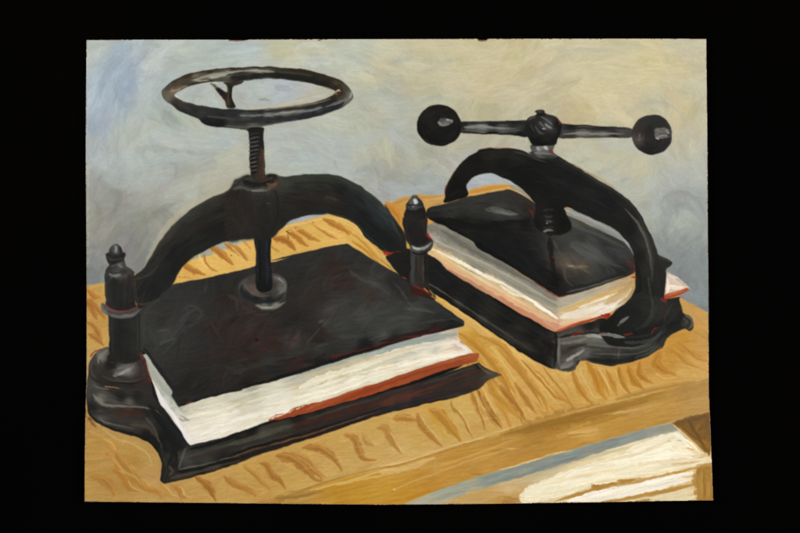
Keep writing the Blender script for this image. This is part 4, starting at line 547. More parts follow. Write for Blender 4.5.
ln(M, D1, 310,70,350,130,390,190,420,260,430,310, w=6, c=(20,22,22), a=.9, soft=1.6); ln(M, D1, 350,90,400,160,440,210,470,250, w=4, c=(28,32,32), a=.8, soft=1.4); ln(M, D1, 395,200,410,250,405,300,385,350,380,400, w=3, c=(24,25,24), a=.9); ln(M, D1, 375,300,385,350,375,395, w=2, c=(60,52,44), a=.6)
ln(M, D1, 395,340,410,360,395,380, w=2.4, c=(84,74,60), a=.7); ln(M, D1, 440,345,450,310,465,270,475,255, w=2.4, c=(84,80,72), a=.8); ln(M, D1, 470,295,500,290,560,270,640,250,711,230, w=[2,3,3,3,3], c=(66,64,57), a=.7); ln(M, D1, 490,262,580,240,680,210,711,200, w=3.2, c=(18,18,17), a=.9); ln(M, D1, 500,300,560,285,640,260, w=2, c=(70,34,28), a=.4)
ln(M, D1, 440,352,500,342,580,325,650,305,711,290, w=1.4, c=(104,98,88), a=.8, dry=.35); ln(M, D1, 430,365,520,350,620,320,711,300, w=3, c=(20,20,19), a=.9); ln(M, D1, 400,390,500,370,600,340,711,312, w=2.2, c=(76,66,48), a=.7, dry=.3); ln(M, D1, 380,408,480,390,600,358,711,325, w=1.4, c=(40,34,26), a=.9)
ln(M, D2, 0,203,100,165,200,136,300,112,400,82,560,40,680,5, w=3, c=(16,16,15), a=.95); ln(M, D2, 0,240,100,215,200,180,300,150, w=5, c=(78,76,64), a=.65, dry=.35); ln(M, D2, 0,265,100,235,200,205,330,170,480,130, w=3, c=(44,44,42), a=.7); ln(M, D2, 280,160,380,130,500,95,620,60,711,30, w=5, c=(66,36,28), a=.7, dry=.25); ln(M, D2, 340,130,450,95,560,62,680,28, w=2.2, c=(64,66,62), a=.7, dry=.3)
ln(M, D2, 0,290,120,250,250,215,400,170,560,120,711,70, w=2.4, c=(22,20,19), a=.9); ln(M, D2, 180,245,260,222,330,205,420,178, w=1.2, c=(140,90,56), a=.7, dry=.5); ln(M, D2, 20,296,100,265,170,248, w=1.2, c=(128,90,58), a=.6, dry=.5); ln(M, D2, 400,180,520,140,640,100, w=1.2, c=(116,84,56), a=.6, dry=.5); ln(M, D2, 0,318,120,276,260,236,400,194,560,140,711,90, w=2.6, c=(30,26,23), a=.9, dry=.25); ln(M, D2, 300,200,450,150,600,105, w=1, c=(36,44,54), a=.7)
ln(M, D3, 0,30,80,10,200,-25, w=3, c=(44,46,44), a=.7); ln(M, D3, 0,65,100,35,220,0,300,-30, w=5, c=(86,46,34), a=.75, dry=.25); ln(M, D3, 0,95,100,65,200,40,330,10,400,-10, w=2.4, c=(36,38,44), a=.85, dry=.3); ln(M, D3, 0,115,120,80,240,50,340,25, w=1.4, c=(30,26,24), a=.9)
ln(M, F4, 0,400,120,362,200,335,255,320, w=2.4, c=(16,17,17), a=.95); ln(M, F4, 10,420,120,385,200,355,250,345, w=2, c=(60,62,58), a=.7); ln(M, F4, 60,425,160,390,250,360,290,355, w=4, c=(70,44,34), a=.7); ln(M, F4, 0,460,100,430,200,400,280,385,340,372, w=2.8, c=(48,44,40), a=.8, dry=.2); ln(M, F4, 258,330,280,350,310,372,340,378, w=2, c=(92,84,66), a=.8); ln(M, F4, 270,395,320,378,350,372, w=1.6, c=(70,66,52), a=.9)
# rounded foot under the left pillar
ftA = C1(122,342,100,350,75,365,50,395,38,430,45,470,80,505,130,525,200,530,270,522,300,505,315,500,298,450,285,400,270,360,262,345)
ftF = Field(F(C1, 60,390,(58,52,46), 95,385,(112,110,102), 110,370,(80,76,68), 60,440,(44,40,37), 130,420,(24,23,21), 150,400,(22,22,20), 180,450,(84,82,78), 210,450,(110,109,104), 240,430,(80,76,72), 270,420,(46,38,35), 280,460,(52,42,38), 100,480,(38,36,33), 200,490,(46,42,38), 270,490,(40,34,31), 140,510,(30,28,26), 230,510,(34,32,29), 290,490,(54,36,30)),3,2)
fill('foot', ftA, ftF, .6, 1, .2, .06, save='fA'); M='fA'
for q,w,c in [((120,355,95,380,85,400,95,430),[3,4,3,2],(112,110,100)),((70,375,50,410,50,450,80,490),3,(64,58,52)),((90,400,100,440,150,470,200,480),3,(40,38,35)),((130,380,135,420,160,435),5,(22,21,20)),((150,470,180,460,210,450,240,425),4,(110,109,104)),((175,465,205,450,225,430),2,(150,150,146)),((170,440,200,430,240,430),3,(92,90,86)),((60,480,110,505,200,515,280,500),2.6,(34,32,29)),((100,470,160,492,230,495,280,480),2.4,(62,58,53)),((265,400,280,440,285,480),2.6,(60,46,42)),((240,400,265,390),3,(32,30,28)),((150,498,200,505,260,500),1.4,(16,15,14))]: ln(M, C1, *q, w=w, c=c, a=.75, dry=.25)
for q,w,c in [((110,518,150,520,180,528),1.4,(150,110,74)),((60,510,90,525,130,530),2,(92,88,78))]: ln(None, C1, *q, w=w, c=c, a=.8)

# platen
plA = F3(190,198,320,172,450,143,550,119,620,103,711,80)+B2(185,492,300,462,400,438,520,416,520,416,600,465,690,520)+C3(50,2,100,30,180,90,250,138,340,203,368,225,372,240,360,252,300,266,150,304,0,346)+C2(711,335,600,368,500,397,350,446,200,492,60,526)+D1(711,2,560,37,440,74,440,74,410,30)+C1(405,528,330,425,300,380,270,340,258,250,268,160)+F3(60,280,150,225)
plF = Field(F(C1, 300,200,(48,48,45), 400,120,(42,43,41), 340,280,(48,50,46), 420,320,(44,44,41), 380,280,(62,62,57), 420,310,(58,58,53), 500,200,(48,49,47), 600,150,(42,40,38), 500,300,(42,42,39), 600,280,(46,36,33), 640,130,(46,28,26), 320,340,(46,47,43), 430,450,(42,42,39), 550,380,(42,38,35), 650,400,(44,34,31), 700,480,(44,34,32), 550,480,(36,34,31), 690,60,(40,40,38), 600,60,(40,41,38), 690,300,(50,38,34), 470,500,(32,32,30), 360,230,(42,42,40))
 + F(C2, 40,200,(44,38,34), 100,250,(60,42,36), 60,330,(56,34,28), 150,280,(56,34,29), 200,330,(60,30,24), 100,400,(54,32,26), 50,430,(48,42,38), 180,400,(46,46,43), 280,310,(66,60,54), 320,260,(42,42,40), 400,260,(42,36,32), 380,310,(52,30,26), 430,240,(60,58,54), 450,180,(60,60,57), 330,130,(54,42,38), 300,200,(34,34,32), 500,160,(58,58,56), 520,60,(60,38,30), 460,40,(54,40,34), 620,100,(66,42,34), 560,130,(52,54,53), 600,60,(54,54,52), 640,60,(62,62,58), 690,100,(56,57,54), 600,200,(66,68,65), 680,180,(58,61,58), 500,240,(58,60,57), 640,250,(58,60,57), 690,280,(74,75,68), 550,300,(54,56,53), 400,360,(48,50,47), 300,400,(48,34,30), 200,450,(36,36,34), 300,30,(38,38,36), 260,230,(38,36,34), 250,100,(44,36,32), 60,500,(30,29,27), 400,420,(22,22,21), 600,330,(26,26,25), 400,100,(46,42,39))
 + F(B2, 500,440,(44,46,46), 400,480,(42,42,41), 440,510,(60,34,28), 600,500,(44,45,44), 250,520,(42,40,38)) + F(C3, 60,60,(36,37,36), 120,100,(40,40,39), 100,160,(56,58,55), 160,180,(64,65,61), 220,190,(48,50,48), 300,210,(40,42,42), 60,220,(60,62,59), 120,240,(62,64,60), 200,240,(46,48,46), 350,230,(34,36,37), 40,270,(58,60,57), 60,300,(34,34,32), 250,260,(30,28,27), 320,250,(30,24,22)), 3, 3)
g_ = plF.c.mean(1, keepdims=True); plF.c = g_*.97+(plF.c-g_)*.5
fill('platen', plA, plF, .5, 1, .2, .05, save='plA'); M='plA'
hatch(M, plF, 260, 26, 4, lambda x,y: 1.9 if x < 230 else (-.35 if y > 320 else -.7), .5, 5, .5, .05, 1.3, .2)
hatch(M, plF, 220, 16, 1.6, lambda x,y: -.5, .5, 6, .4, .07, .7, .2)
for q,w,c in [((340,275,380,268,400,262),3,(70,70,64)),((350,330,390,312,425,305),3,(72,72,65)),((370,370,400,340,425,312),1.6,(64,64,58)),((440,230,470,200,530,165),2,(62,64,60)),((480,160,520,170,540,200,500,240),2,(58,60,57)),((300,260,330,300,340,350),5,(56,57,50)),((350,130,300,170,280,230,285,320),4,(54,54,49)),((400,90,500,65,600,45,700,20),3,(34,35,33)),((285,345,310,385,350,440,400,505,430,533),3.4,(18,18,17)),((460,280,440,330,430,400),3,(36,36,34)),((600,120,640,115,650,140,600,180),3,(46,34,31)),((560,200,600,260,640,330),3,(54,42,38)),((660,110,690,130,700,180),4,(62,48,42)),((580,390,640,370,660,330),1,(66,34,30)),((680,240,670,300,650,380),3,(50,40,36))]: ln(M, C1, *q, w=w, c=c, a=.6, soft=1.3, dry=.3)
for q,w,c in [((40,100,60,160,110,190,180,195),4,(62,48,43)),((50,270,90,290,120,310,150,350),1.2,(76,28,24)),((20,330,80,270,160,200),1.4,(60,46,40)),((80,240,140,230,200,260),3,(50,36,32)),((0,380,60,370,120,400),4,(48,38,34)),((250,330,270,320,300,290,300,260),3,(72,58,52)),((260,370,330,350,420,330,480,320),4,(54,56,53)),((20,460,100,430,200,400,300,370,400,350),4,(54,56,52)),((270,200,330,160,420,130,500,120),4,(42,36,33)),((340,330,380,280,430,230,470,180),2,(76,76,70)),((395,235,420,222),1.2,(130,126,114)),((400,240,410,280,440,290),3,(50,28,24)),((420,180,500,150,540,130),3,(68,69,66)),((460,250,540,200,600,160,640,150),3,(66,68,65)),((530,0,580,40,640,60,711,110),3.4,(72,72,67)),((560,0,620,20,690,60),2,(44,44,42)),((590,90,640,100,650,120),4,(60,46,40)),((430,50,500,60,560,40),6,(54,42,36)),((440,80,460,40,500,20),2,(66,50,42)),((600,180,640,130,700,140),3,(58,42,37)),((560,230,640,200,711,180),4,(66,69,66)),((480,300,580,290,711,260),4,(62,64,60)),((620,310,680,290,711,285),2,(90,90,80)),((380,350,420,330,450,340),2.4,(64,66,62)),((300,40,290,120,260,200,240,240),4,(38,37,35))]: ln(M, C2, *q, w=w, c=c, a=.5, soft=2.4, dry=.5)
for q,w,c in [((60,60,100,100,140,160,180,175),2,(70,70,66)),((120,170,200,180,240,190),3,(74,75,70)),((30,230,100,210,160,220),3,(70,72,68)),((200,150,280,190,340,225),3,(46,48,47)),((40,250,140,240,220,230,330,215),3,(58,60,58)),((70,110,100,130,150,140),3,(46,40,37)),((30,40,80,90,90,130),3,(38,38,36)),((150,100,230,150,330,210),2,(52,54,52))]: ln(M, C3, *q, w=w, c=c, a=.6, soft=1.3, dry=.3)
# its thick lower edge
for z,q,w,c in [(C2,(180,490,300,452,430,412,540,376,711,325),3.6,(20,20,19)),(C2,(60,522,180,490,260,465),2.4,(18,18,17)),(C3,(0,335,100,308,200,280,300,256,365,240),3.4,(24,24,23)),(C3,(0,320,100,292,200,270,300,245),2,(40,24,22)),(D1,(440,70,560,34,711,-2),2.4,(24,22,20)),(C3,(330,215,362,228,365,240),4,(44,46,48))]: ln(M, z, *q, w=w, c=c, a=.9, soft=.8)
for z,q,w in [(C2,(440,385,520,372,560,362,640,340,711,320),1.5),(C2,(450,384,490,378),2.2),(C2,(250,440,330,425,370,420),1.2),(C2,(165,495,205,490),1),(C2,(270,405,320,395),1.6),(C2,(118,322,130,328),2),(C2,(138,350,160,352),2.2),(C2,(92,294,104,301),1.4),(C2,(275,310,300,315),2),(C2,(420,160,450,155),1.2),(C3,(0,328,60,318,120,300,200,285,300,250),1.6),(C3,(120,296,180,292,220,280),2),(C3,(220,270,300,246),1.8),(C2,(640,338,660,334),2)]: ln(M, z, *q, w=w*.8, c=(104,24,20), a=.6, soft=.7, dry=.5)
ln(M, D1, 470,60,500,50, w=1.6, c=(130,30,22)); stroke(C2(112,308,126,316), 2.6, (14,12,11), clip=M)
# spindle foot on the platen
ell = lambda cx, cy, rx, ry, n=20: [(cx+rx*math.cos(a), cy+ry*math.sin(a)) for a in np.linspace(0, 2*math.pi, n, endpoint=False)]
fill('spindle_foot', F3(482,205,500,178,550,155,600,148,650,152,690,175,697,205,695,240,690,280,650,305,600,312,550,300,510,270,488,240), Field(F(F3, 510,200,(66,64,60), 540,180,(60,54,50), 540,210,(84,72,64), 560,230,(88,76,68), 520,240,(28,32,36), 560,260,(22,24,26), 620,270,(26,28,30), 660,240,(50,50,48), 680,200,(84,84,78), 660,180,(74,72,68), 670,220,(92,92,86), 640,200,(58,50,46), 600,295,(96,94,86), 650,292,(110,108,100), 680,270,(48,46,42), 560,290,(50,44,40)),3,1.6), .7, 1, .15, .06, save='sf'); M='sf'
for q,w,c in [((498,205,500,235,540,262,600,275,660,262,688,235),4,(26,29,32)),((510,195,530,225,570,245,620,248),3,(90,78,70)),((530,175,560,165,560,160),3,(58,54,50)),((640,165,675,180,690,205,680,225,650,245),3,(98,98,92)),((660,170,685,190),1.6,(124,124,118)),((560,290,610,302,660,290,690,275),2.6,(120,118,110)),((580,300,640,302),1.4,(150,149,142)),((500,190,520,170),1.6,(70,68,64))]: ln(M, F3, *q, w=w, c=c, a=.85)
# lower spindle
fill('spindle', F3(555,-15,560,60,557,130,562,205,575,228,600,232,625,225,632,200,628,120,625,40,622,-15), Field(F(F3, 570,60,(26,26,25), 600,60,(22,26,30), 580,130,(18,20,22), 610,130,(28,32,38), 590,210,(14,15,16)),3,2), .5, 1, .15, .06, save='ls'); 
for q,w,c in [((575,0,578,100,580,210),3,(16,16,17)),((605,0,608,100,610,200),2,(36,42,50)),((620,0,624,100,626,190),1.4,(16,17,18)),((563,0,566,100,568,190),1.2,(44,40,36))]: ln('ls', F3, *q, w=w, c=c)
for k in range(9): y = 60+k*13; ln('ls', F3, 580,y,600,y+4,622,y+1, w=1, c=(16,18,20), a=.6)

# pillars
fill('pillar', F1(70,300,30,335,30,350,55,385,90,425,130,460,140,500,200,520,245,530,245,510,215,460,212,400,210,330), Field(F(F1, 60,350,(28,28,28), 100,380,(26,26,26), 110,420,(24,24,24), 230,510,(40,32,26), 180,500,(60,26,20)),3,3), .6, 1, .2, .05, save='pr0')
pr = F1(108,165,98,190,108,215,112,240,118,270,132,292,136,330,134,400,134,465,170,482,212,470,212,400,210,325,224,310,233,295,234,272,226,262,212,245,208,215,212,185,205,160,160,170)
prF = Field(F(F1, 110,190,(34,31,29), 120,220,(26,25,25), 160,200,(34,31,29), 150,240,(26,25,25), 190,230,(30,26,25), 200,190,(42,36,34), 160,280,(22,22,22), 200,270,(26,24,24), 150,310,(70,70,66), 220,290,(60,60,57), 145,350,(52,54,54), 170,380,(58,46,40), 200,360,(34,34,34), 150,440,(50,48,46), 190,440,(42,36,34), 205,420,(26,26,26), 180,410,(50,44,40)),3,2)
fill('pillar', pr, prF, .5, 1, .2, .06, save='pr'); M='pr'
for q,w,c in [((118,190,122,240,140,280),3,(36,33,31)),((150,180,155,230,160,280),5,(30,28,27)),((110,170,150,180,200,165),3,(40,35,32)),((195,180,200,230,215,262),3,(40,35,33)),((142,296,165,306,195,300,225,280),3.4,(86,88,84)),((144,296,168,306,198,300,226,280),2.6,(142,143,138)),((150,302,180,304),1.4,(176,177,170)),((140,318,170,330,210,318,230,300),2,(22,22,22)),((146,335,146,400,145,460),3.4,(60,64,66)),((175,335,178,400,182,465),3,(50,41,36)),((200,330,203,400,205,465),3,(26,26,26)),((160,335,160,460),2,(34,34,34)),((190,340,192,420,190,460),1.4,(74,66,58))]: ln(M, F1, *q, w=w, c=c, a=.8)
stroke(F1(208,240,220,255,228,262), 2.4, (150,30,26), a=.9, soft=.5); stroke(F1(150,465,180,480,200,490,230,520), 1.6, (120,32,24), a=.8, soft=.5); stroke(F1(100,430,120,440), 1.4, (190,60,36), a=.7, soft=.5)
for q in [(195,480,215,500),(220,490,240,515),(225,515,260,528)]: stroke(F1(*q), 1.6, (190,150,80), a=.7, soft=.6)
stroke(F1(15,318,40,324,65,316,95,318), [3,4,2.4,2], (156,40,26), a=.9, soft=.6)
# left pillar
pl_ = E7(140,285,138,340,142,400,146,470)+C1(113,150,125,200,130,280,132,370,150,395,160,408,200,416,240,412,268,395,270,340,268,250,268,170,272,150)+E7(345,500,345,420,340,350,335,300,335,285,320,278,240,300,170,290)
plF2 = Field(F(E7, 160,320,(30,31,30), 200,350,(20,21,21), 240,400,(24,24,24), 280,400,(26,27,26), 300,350,(40,34,31), 200,450,(22,24,25), 160,440,(34,34,33), 320,420,(24,26,26), 200,295,(84,85,84), 260,295,(70,70,68), 160,290,(50,50,48), 250,500,(20,20,20)) + F(C1, 140,240,(30,31,30), 180,280,(22,24,23), 220,300,(26,28,27), 250,260,(36,37,35), 200,370,(24,26,24), 140,340,(22,22,22), 160,390,(30,26,22), 260,350,(36,34,32)),3,2.5)
fill('pillar', pl_, plF2, .5, 1, .2, .05, save='pl'); M='pl'
for q,w,c in [((165,290,190,305,230,302,260,292),3,(112,113,112)),((180,298,230,300),1.4,(140,142,142)),((250,290,300,285,325,282),2.6,(58,54,50)),((150,330,152,420,160,480),2,(44,45,43)),((200,320,200,420,210,500),6,(20,21,22)),((260,320,262,420,270,510),3,(34,33,31)),((300,300,305,400,300,500),4,(34,30,28)),((330,300,335,400,330,480),2,(50,44,40)),((275,320,280,500),1,(50,40,36))]: ln(M, E7, *q, w=w, c=c, a=.7, soft=1)
for q,w,c in [((140,210,142,300,150,385),2.4,(40,40,38)),((175,210,178,300,185,400),5,(20,22,21)),((225,210,228,300,230,395),3,(32,34,32)),((255,200,258,300,258,390),2.4,(42,42,40)),((265,200,264,350),1.2,(24,24,23))]: ln(M, C1, *q, w=w, c=c, a=.7, soft=1)
fill('collar', C1(100,146,93,160,96,178,112,195,140,208,180,216,225,212,255,198,270,180,274,158,266,152,240,170,200,180,160,180,130,168), Field(F(C1, 100,165,(72,72,68), 115,185,(90,90,84), 150,200,(72,72,68), 200,200,(80,80,75), 250,185,(66,66,62), 200,185,(56,52,48), 130,180,(70,66,60)),3,2), .6, 1, .15, .06, save='cl')
for q,w,c in [((98,155,100,175,115,190),2,(104,104,98)),((140,200,180,208,230,203,262,180),2.6,(92,92,87)),((120,182,160,193,210,192,255,172),2,(58,54,50)),((190,200,230,196),1.4,(110,110,104))]: ln('cl', C1, *q, w=w, c=c)
stroke(C1(112,150,130,168,160,180,205,181,240,168,272,154), 1.3, (128,44,36), a=.75, soft=.5)
for q,w in [((45,385,70,360,110,347),1.6),((268,375,280,395,284,402),1.8),((285,400,300,450,318,490),1.3),((130,412,150,408),.8),((300,480,322,500),1.4)]: stroke(C1(*q), w, (122,34,30), a=.7, soft=.5)
# finials
fn = E7(188,105,205,92,225,93,240,105,252,125,262,148,278,155,278,175,268,190,270,210,280,232,300,252,330,272,335,285,300,292,250,308,200,312,160,300,142,285,150,258,168,232,162,215,152,195,146,172,148,160,165,150,172,125)
fnF = Field(F(E7, 190,120,(40,41,41), 210,120,(90,92,92), 215,140,(100,101,100), 240,130,(30,30,30), 175,160,(30,30,30), 210,175,(22,22,22), 260,170,(18,18,18), 180,195,(40,40,40), 220,195,(30,30,30), 200,215,(20,20,20), 240,235,(84,84,80), 210,240,(50,50,49), 180,250,(36,37,37), 280,255,(54,54,51), 200,270,(52,52,50), 260,275,(46,45,42), 160,280,(40,40,38), 220,295,(96,97,96)),3,1.5)
fill('finial', fn, fnF, .5, 1, .12, .06, save='fn'); M='fn'
for q,w,c in [((212,105,216,125,212,150),2.2,(136,138,138)),((190,110,185,140),1.4,(56,57,57)),((240,110,250,145,240,160),2,(22,22,22)),((155,165,200,178,250,172,272,165),2,(18,18,18)),((165,190,210,200,260,190),1.4,(50,50,49)),((160,205,210,215,262,205),2,(16,16,16)),((225,230,240,240,260,250),2.2,(104,104,100)),((180,240,210,232,240,228),1.4,(70,70,67)),((155,270,200,285,250,280,300,265),2,(40,40,38)),((165,290,200,303,250,298),2,(110,111,110)),((270,240,300,265),2,(62,61,57))]: ln(M, E7, *q, w=w, c=c, a=.85, soft=.6)
fn2 = F1(138,78,150,68,165,70,178,85,188,98,194,112,200,130,206,150,202,168,170,176,130,172,108,166,106,150,114,130,116,112,124,98)
fill('finial', fn2, Field(F(F1, 140,90,(60,60,58), 155,95,(110,112,110), 170,90,(50,50,50), 130,120,(44,44,44), 155,120,(70,70,69), 180,125,(26,26,26), 120,150,(30,30,30), 160,150,(26,26,26), 195,150,(24,24,23)),3,1.5), .5, 1, .12, .06, save='fn2'); M='fn2'
for q,w,c in [((148,75,155,72,162,78),1.6,(70,70,68)),((150,86,160,96,156,110),3.4,(196,198,196)),((172,92,178,104),1.6,(120,122,120)),((150,68,160,70),1.6,(120,120,118)),((140,84,138,100,130,112),1.6,(90,90,88)),((125,120,150,125,190,118),2,(64,66,66)),((145,116,150,120),1.4,(150,152,150)),((112,135,150,142,198,132),2.6,(20,20,20)),((112,152,160,160,202,150),2,(34,32,30)),((170,88,185,108),2,(26,26,26)),((120,108,160,110,185,104),1,(24,24,24))]: ln(M, F1, *q, w=w, c=c, a=.85, soft=.5)

# great arch
arA = P(133,272.8)+B1(240,560,280,528,300,500,320,468,360,400,420,330,500,262,560,226,640,190,665,172,680,155,690,135,700,130)+B2(20,140,60,118,90,112,165,112,200,108,230,120,330,110,430,108,500,123,580,162,650,213,690,258)+B3(20,240,40,272,60,300,80,330,100,355,112,380,118,420,118,452,100,450,30,450,0,428)+B2(690,455,640,420,600,385,560,333,500,300,430,282,430,282,340,290,270,315,245,335,220,358,180,392,100,393,0,402)+B1(711,392,620,415,560,445,500,480,450,530)+F3(190,198,190,198,160,225,130,250,95,277,70,285)+P(137,306)
arF = Field(F(B1, 330,500,(40,41,36), 400,370,(48,48,40), 500,280,(50,50,43), 600,220,(46,46,40), 450,400,(20,22,20), 400,480,(18,20,19), 550,330,(20,21,19), 650,270,(20,19,18), 620,360,(22,22,20), 700,380,(30,27,25), 700,200,(32,28,24), 680,170,(50,50,45))
 + F(B2, 60,170,(70,70,62), 120,180,(60,60,56), 180,165,(60,56,50), 30,210,(34,28,24), 80,250,(44,32,28), 150,240,(34,32,30), 60,320,(40,34,31), 140,350,(34,32,30), 30,370,(26,26,24), 200,300,(28,27,26), 230,140,(56,60,52), 330,130,(46,50,42), 430,125,(44,48,42), 300,200,(28,27,25), 400,200,(28,26,24), 450,215,(38,32,29), 500,170,(22,24,22), 350,250,(26,26,24), 500,250,(26,27,25), 580,220,(24,26,25), 600,300,(22,24,24), 640,240,(30,36,38), 690,310,(34,42,45), 650,360,(20,24,25), 690,400,(22,26,27), 540,150,(50,54,50), 620,205,(50,54,50), 680,265,(54,60,60))
 + F(B3, 20,260,(48,54,54), 60,330,(44,50,50), 30,330,(26,32,34), 60,400,(24,28,29), 20,400,(20,23,24), 90,420,(26,28,28), 100,380,(36,34,32)) + F(F3, 100,100,(20,22,21), 150,150,(18,20,19), 50,160,(40,38,33), 60,220,(18,22,24), 120,200,(20,22,21), 80,260,(24,28,27), 30,260,(34,30,28), 100,20,(42,44,37), 130,60,(30,30,27), 200,90,(18,19,18), 260,50,(20,19,18)), 3, 3)
fill('arch', arA, arF, .7, 1, .25, .05, save='aA'); M='aA'
def aang(x, y):
    return math.atan2((x-262)*.75, max(40, 305-y)) if x > 262 else math.atan2((x-262)*.9, max(40, 330-y))
hatch(M, arF, 320, 26, 3.4, aang, .1, 3, .55, .06, 1.1, .08)
hatch(M, arF, 180, 16, 1.2, aang, .15, 5, .4, .07, .6, .08)
ln(M, B1, 290,520,340,435,400,355,480,285,570,225,660,190, w=3, c=(56,56,47), a=.7, soft=1.6, dry=.3); ln(M, B2, 220,128,320,118,430,116,500,132,580,172,650,225,700,290, w=3, c=(52,56,48), a=.7, soft=1.6, dry=.3)
ln(M, B2, 560,170,630,220,680,290,711,350, w=2.4, c=(44,52,54), a=.6, soft=1.4); ln(M, B3, 0,225,40,290,70,350,95,400, w=2.4, c=(52,58,58), a=.6, soft=1.4); ln(M, B2, 420,205,450,215,480,222, w=2, c=(54,46,42), a=.6); ln(M, B2, 280,150,380,145,450,150, w=3, c=(34,33,30), a=.7)
ln(M, B2, 430,282,500,294,560,325,600,370,640,405,690,440, w=1.2, c=(70,64,50), a=.4); ln(M, E7, 330,330,380,320,440,290,490,240, w=2, c=(66,66,60), a=.5, soft=1.4, dry=.3); ln(M, F3, 30,280,60,285,100,275, w=1.6, c=(70,60,50), a=.6); ln(M, F3, 20,180,25,240,40,270, w=2.4, c=(52,50,46), a=.6)
for q,w,c in [((300,500,370,390,450,310,540,250,640,205),7,(46,46,39)),((420,380,500,310,600,250),6,(34,34,31)),((420,420,500,360,600,300,690,270),6,(44,36,31)),((340,500,400,420,460,370),5,(34,32,28))]: ln('aA', B1, *q, w=w, c=c, a=.5, soft=3)
for q,w,c in [((240,140,330,130,430,128,510,150),8,(46,49,42)),((520,150,600,200,670,280),6,(42,47,46)),((300,190,400,180,480,200),6,(38,37,34)),((260,220,360,210,440,218,520,240),6,(42,36,32)),((420,210,450,214,480,224),2,(70,62,56)),((560,230,640,290,690,350),5,(36,42,43))]: ln('aA', B2, *q, w=w, c=c, a=.5, soft=3)
# threaded boss around the screw
bsF = Field(F(B2, 40,150,(50,52,46), 80,150,(44,44,40), 120,165,(60,60,56), 170,160,(58,54,50), 205,150,(60,50,42), 60,200,(35,31,28), 40,260,(31,27,24), 100,260,(34,30,27), 150,230,(34,33,32), 190,220,(36,36,35), 60,340,(40,34,31), 140,320,(32,31,30), 150,370,(30,28,26), 200,300,(32,31,30), 30,380,(34,32,29), 10,190,(38,28,24)),3,2.5)
fill('boss', B2(-20,200,0,175,25,140,60,118,90,112,165,112,185,108,210,125,218,150,222,200,224,260,222,320,215,355,180,390,120,392,60,396,-5,402,-20,330), bsF, 2.2, 1, .2, .06, save='bs'); M='bs'
hatch(M, bsF, 90, 16, 3, 1.5, .25, 4, .5, .06, 1, .1)
for q,w,c in [((10,175,50,165,90,178,150,180,210,158),2.6,(80,80,72)),((95,182,140,183,170,178),1.6,(108,108,102)),((20,150,60,130,95,128),2.4,(58,60,53)),((60,140,110,155,170,150,200,125),5,(18,17,16)),((165,165,190,158,212,150),2.4,(98,68,48)),((170,120,195,115,210,135),3,(26,26,24)),((30,230,50,280,60,330),5,(38,32,28)),((155,240,170,300,165,360),4,(32,32,31)),((165,235,180,240),1.4,(66,66,63)),((205,180,214,250,210,320,185,370),2.4,(26,26,25)),((0,385,80,380,150,378),3,(30,27,24)),((110,220,115,300),3,(40,36,34))]: ln(M, B2, *q, w=w, c=c, a=.7, soft=1)
# upper screw
scF = Field(F(E6, 210,90,(26,22,18), 240,80,(22,22,20), 280,90,(26,24,22), 210,130,(18,16,14), 240,150,(26,28,28), 280,160,(24,20,17), 210,200,(20,16,13), 250,200,(30,26,22), 285,220,(52,42,34), 210,250,(16,16,14), 275,260,(48,40,34), 250,270,(30,26,23), 225,310,(20,20,18), 250,320,(44,38,33), 285,320,(52,40,34), 240,380,(44,34,28), 280,390,(58,42,33), 220,345,(20,20,18), 260,350,(50,38,30)),3,1.8)
fill('screw', E6(185,52,285,48,290,90,293,150,296,220,300,300,302,370,308,395,290,412,250,415,225,400,205,360,200,320,197,270,198,200,196,120,192,85), scF, .5, 1, .15, .06, save='us'); M='us'
for k in range(10): y = 92+k*27; ln(M, E6, 196,y+8,220,y+2,262-(k>4)*16,y-6, w=1.5, c=(84,86,82) if k > 0 else (50,50,48), a=.75, soft=.5); ln(M, E6, 198,y+20,225,y+15,262-(k>4)*14,y+7, w=2, c=(12,12,11), a=.7, soft=.5)
for k in range(10): y = 98+k*27; stroke(E6(194,y,199,y+2), 1.4, (120,92,60) if k % 2 else (20,18,16), a=.6, soft=.4)
for q,w,c in [((280,190,284,260,288,340,290,390),2.6,(68,50,40)),((265,230,266,300,262,370),2,(60,44,34)),((290,140,294,200),1,(20,18,17)),((240,360,245,390),2.4,(54,40,31)),((200,60,280,58),2.4,(20,18,16)),((292,200,297,300),1,(110,80,60))]: ln(M, E6, *q, w=w, c=c, a=.8, soft=.7)
stroke(E6(120,420,150,395,180,378,205,372), 3, (36,33,28), a=.8, soft=1); stroke(E6(165,400,200,420,250,428,300,422,330,400), 3, (20,19,17), a=.9, soft=1); stroke(E6(315,385,330,370,360,375,380,395), 3.4, (28,27,24), a=.9, soft=1)
stroke(E6(310,430,350,430,380,418), 1.8, (104,70,50), a=.8, soft=.7); stroke(E6(210,470,250,470,295,462), 1.2, (112,112,106), a=.8, soft=.6); stroke(E6(130,55,170,62,190,75), 1.6, (50,40,30), a=.7, soft=.8)

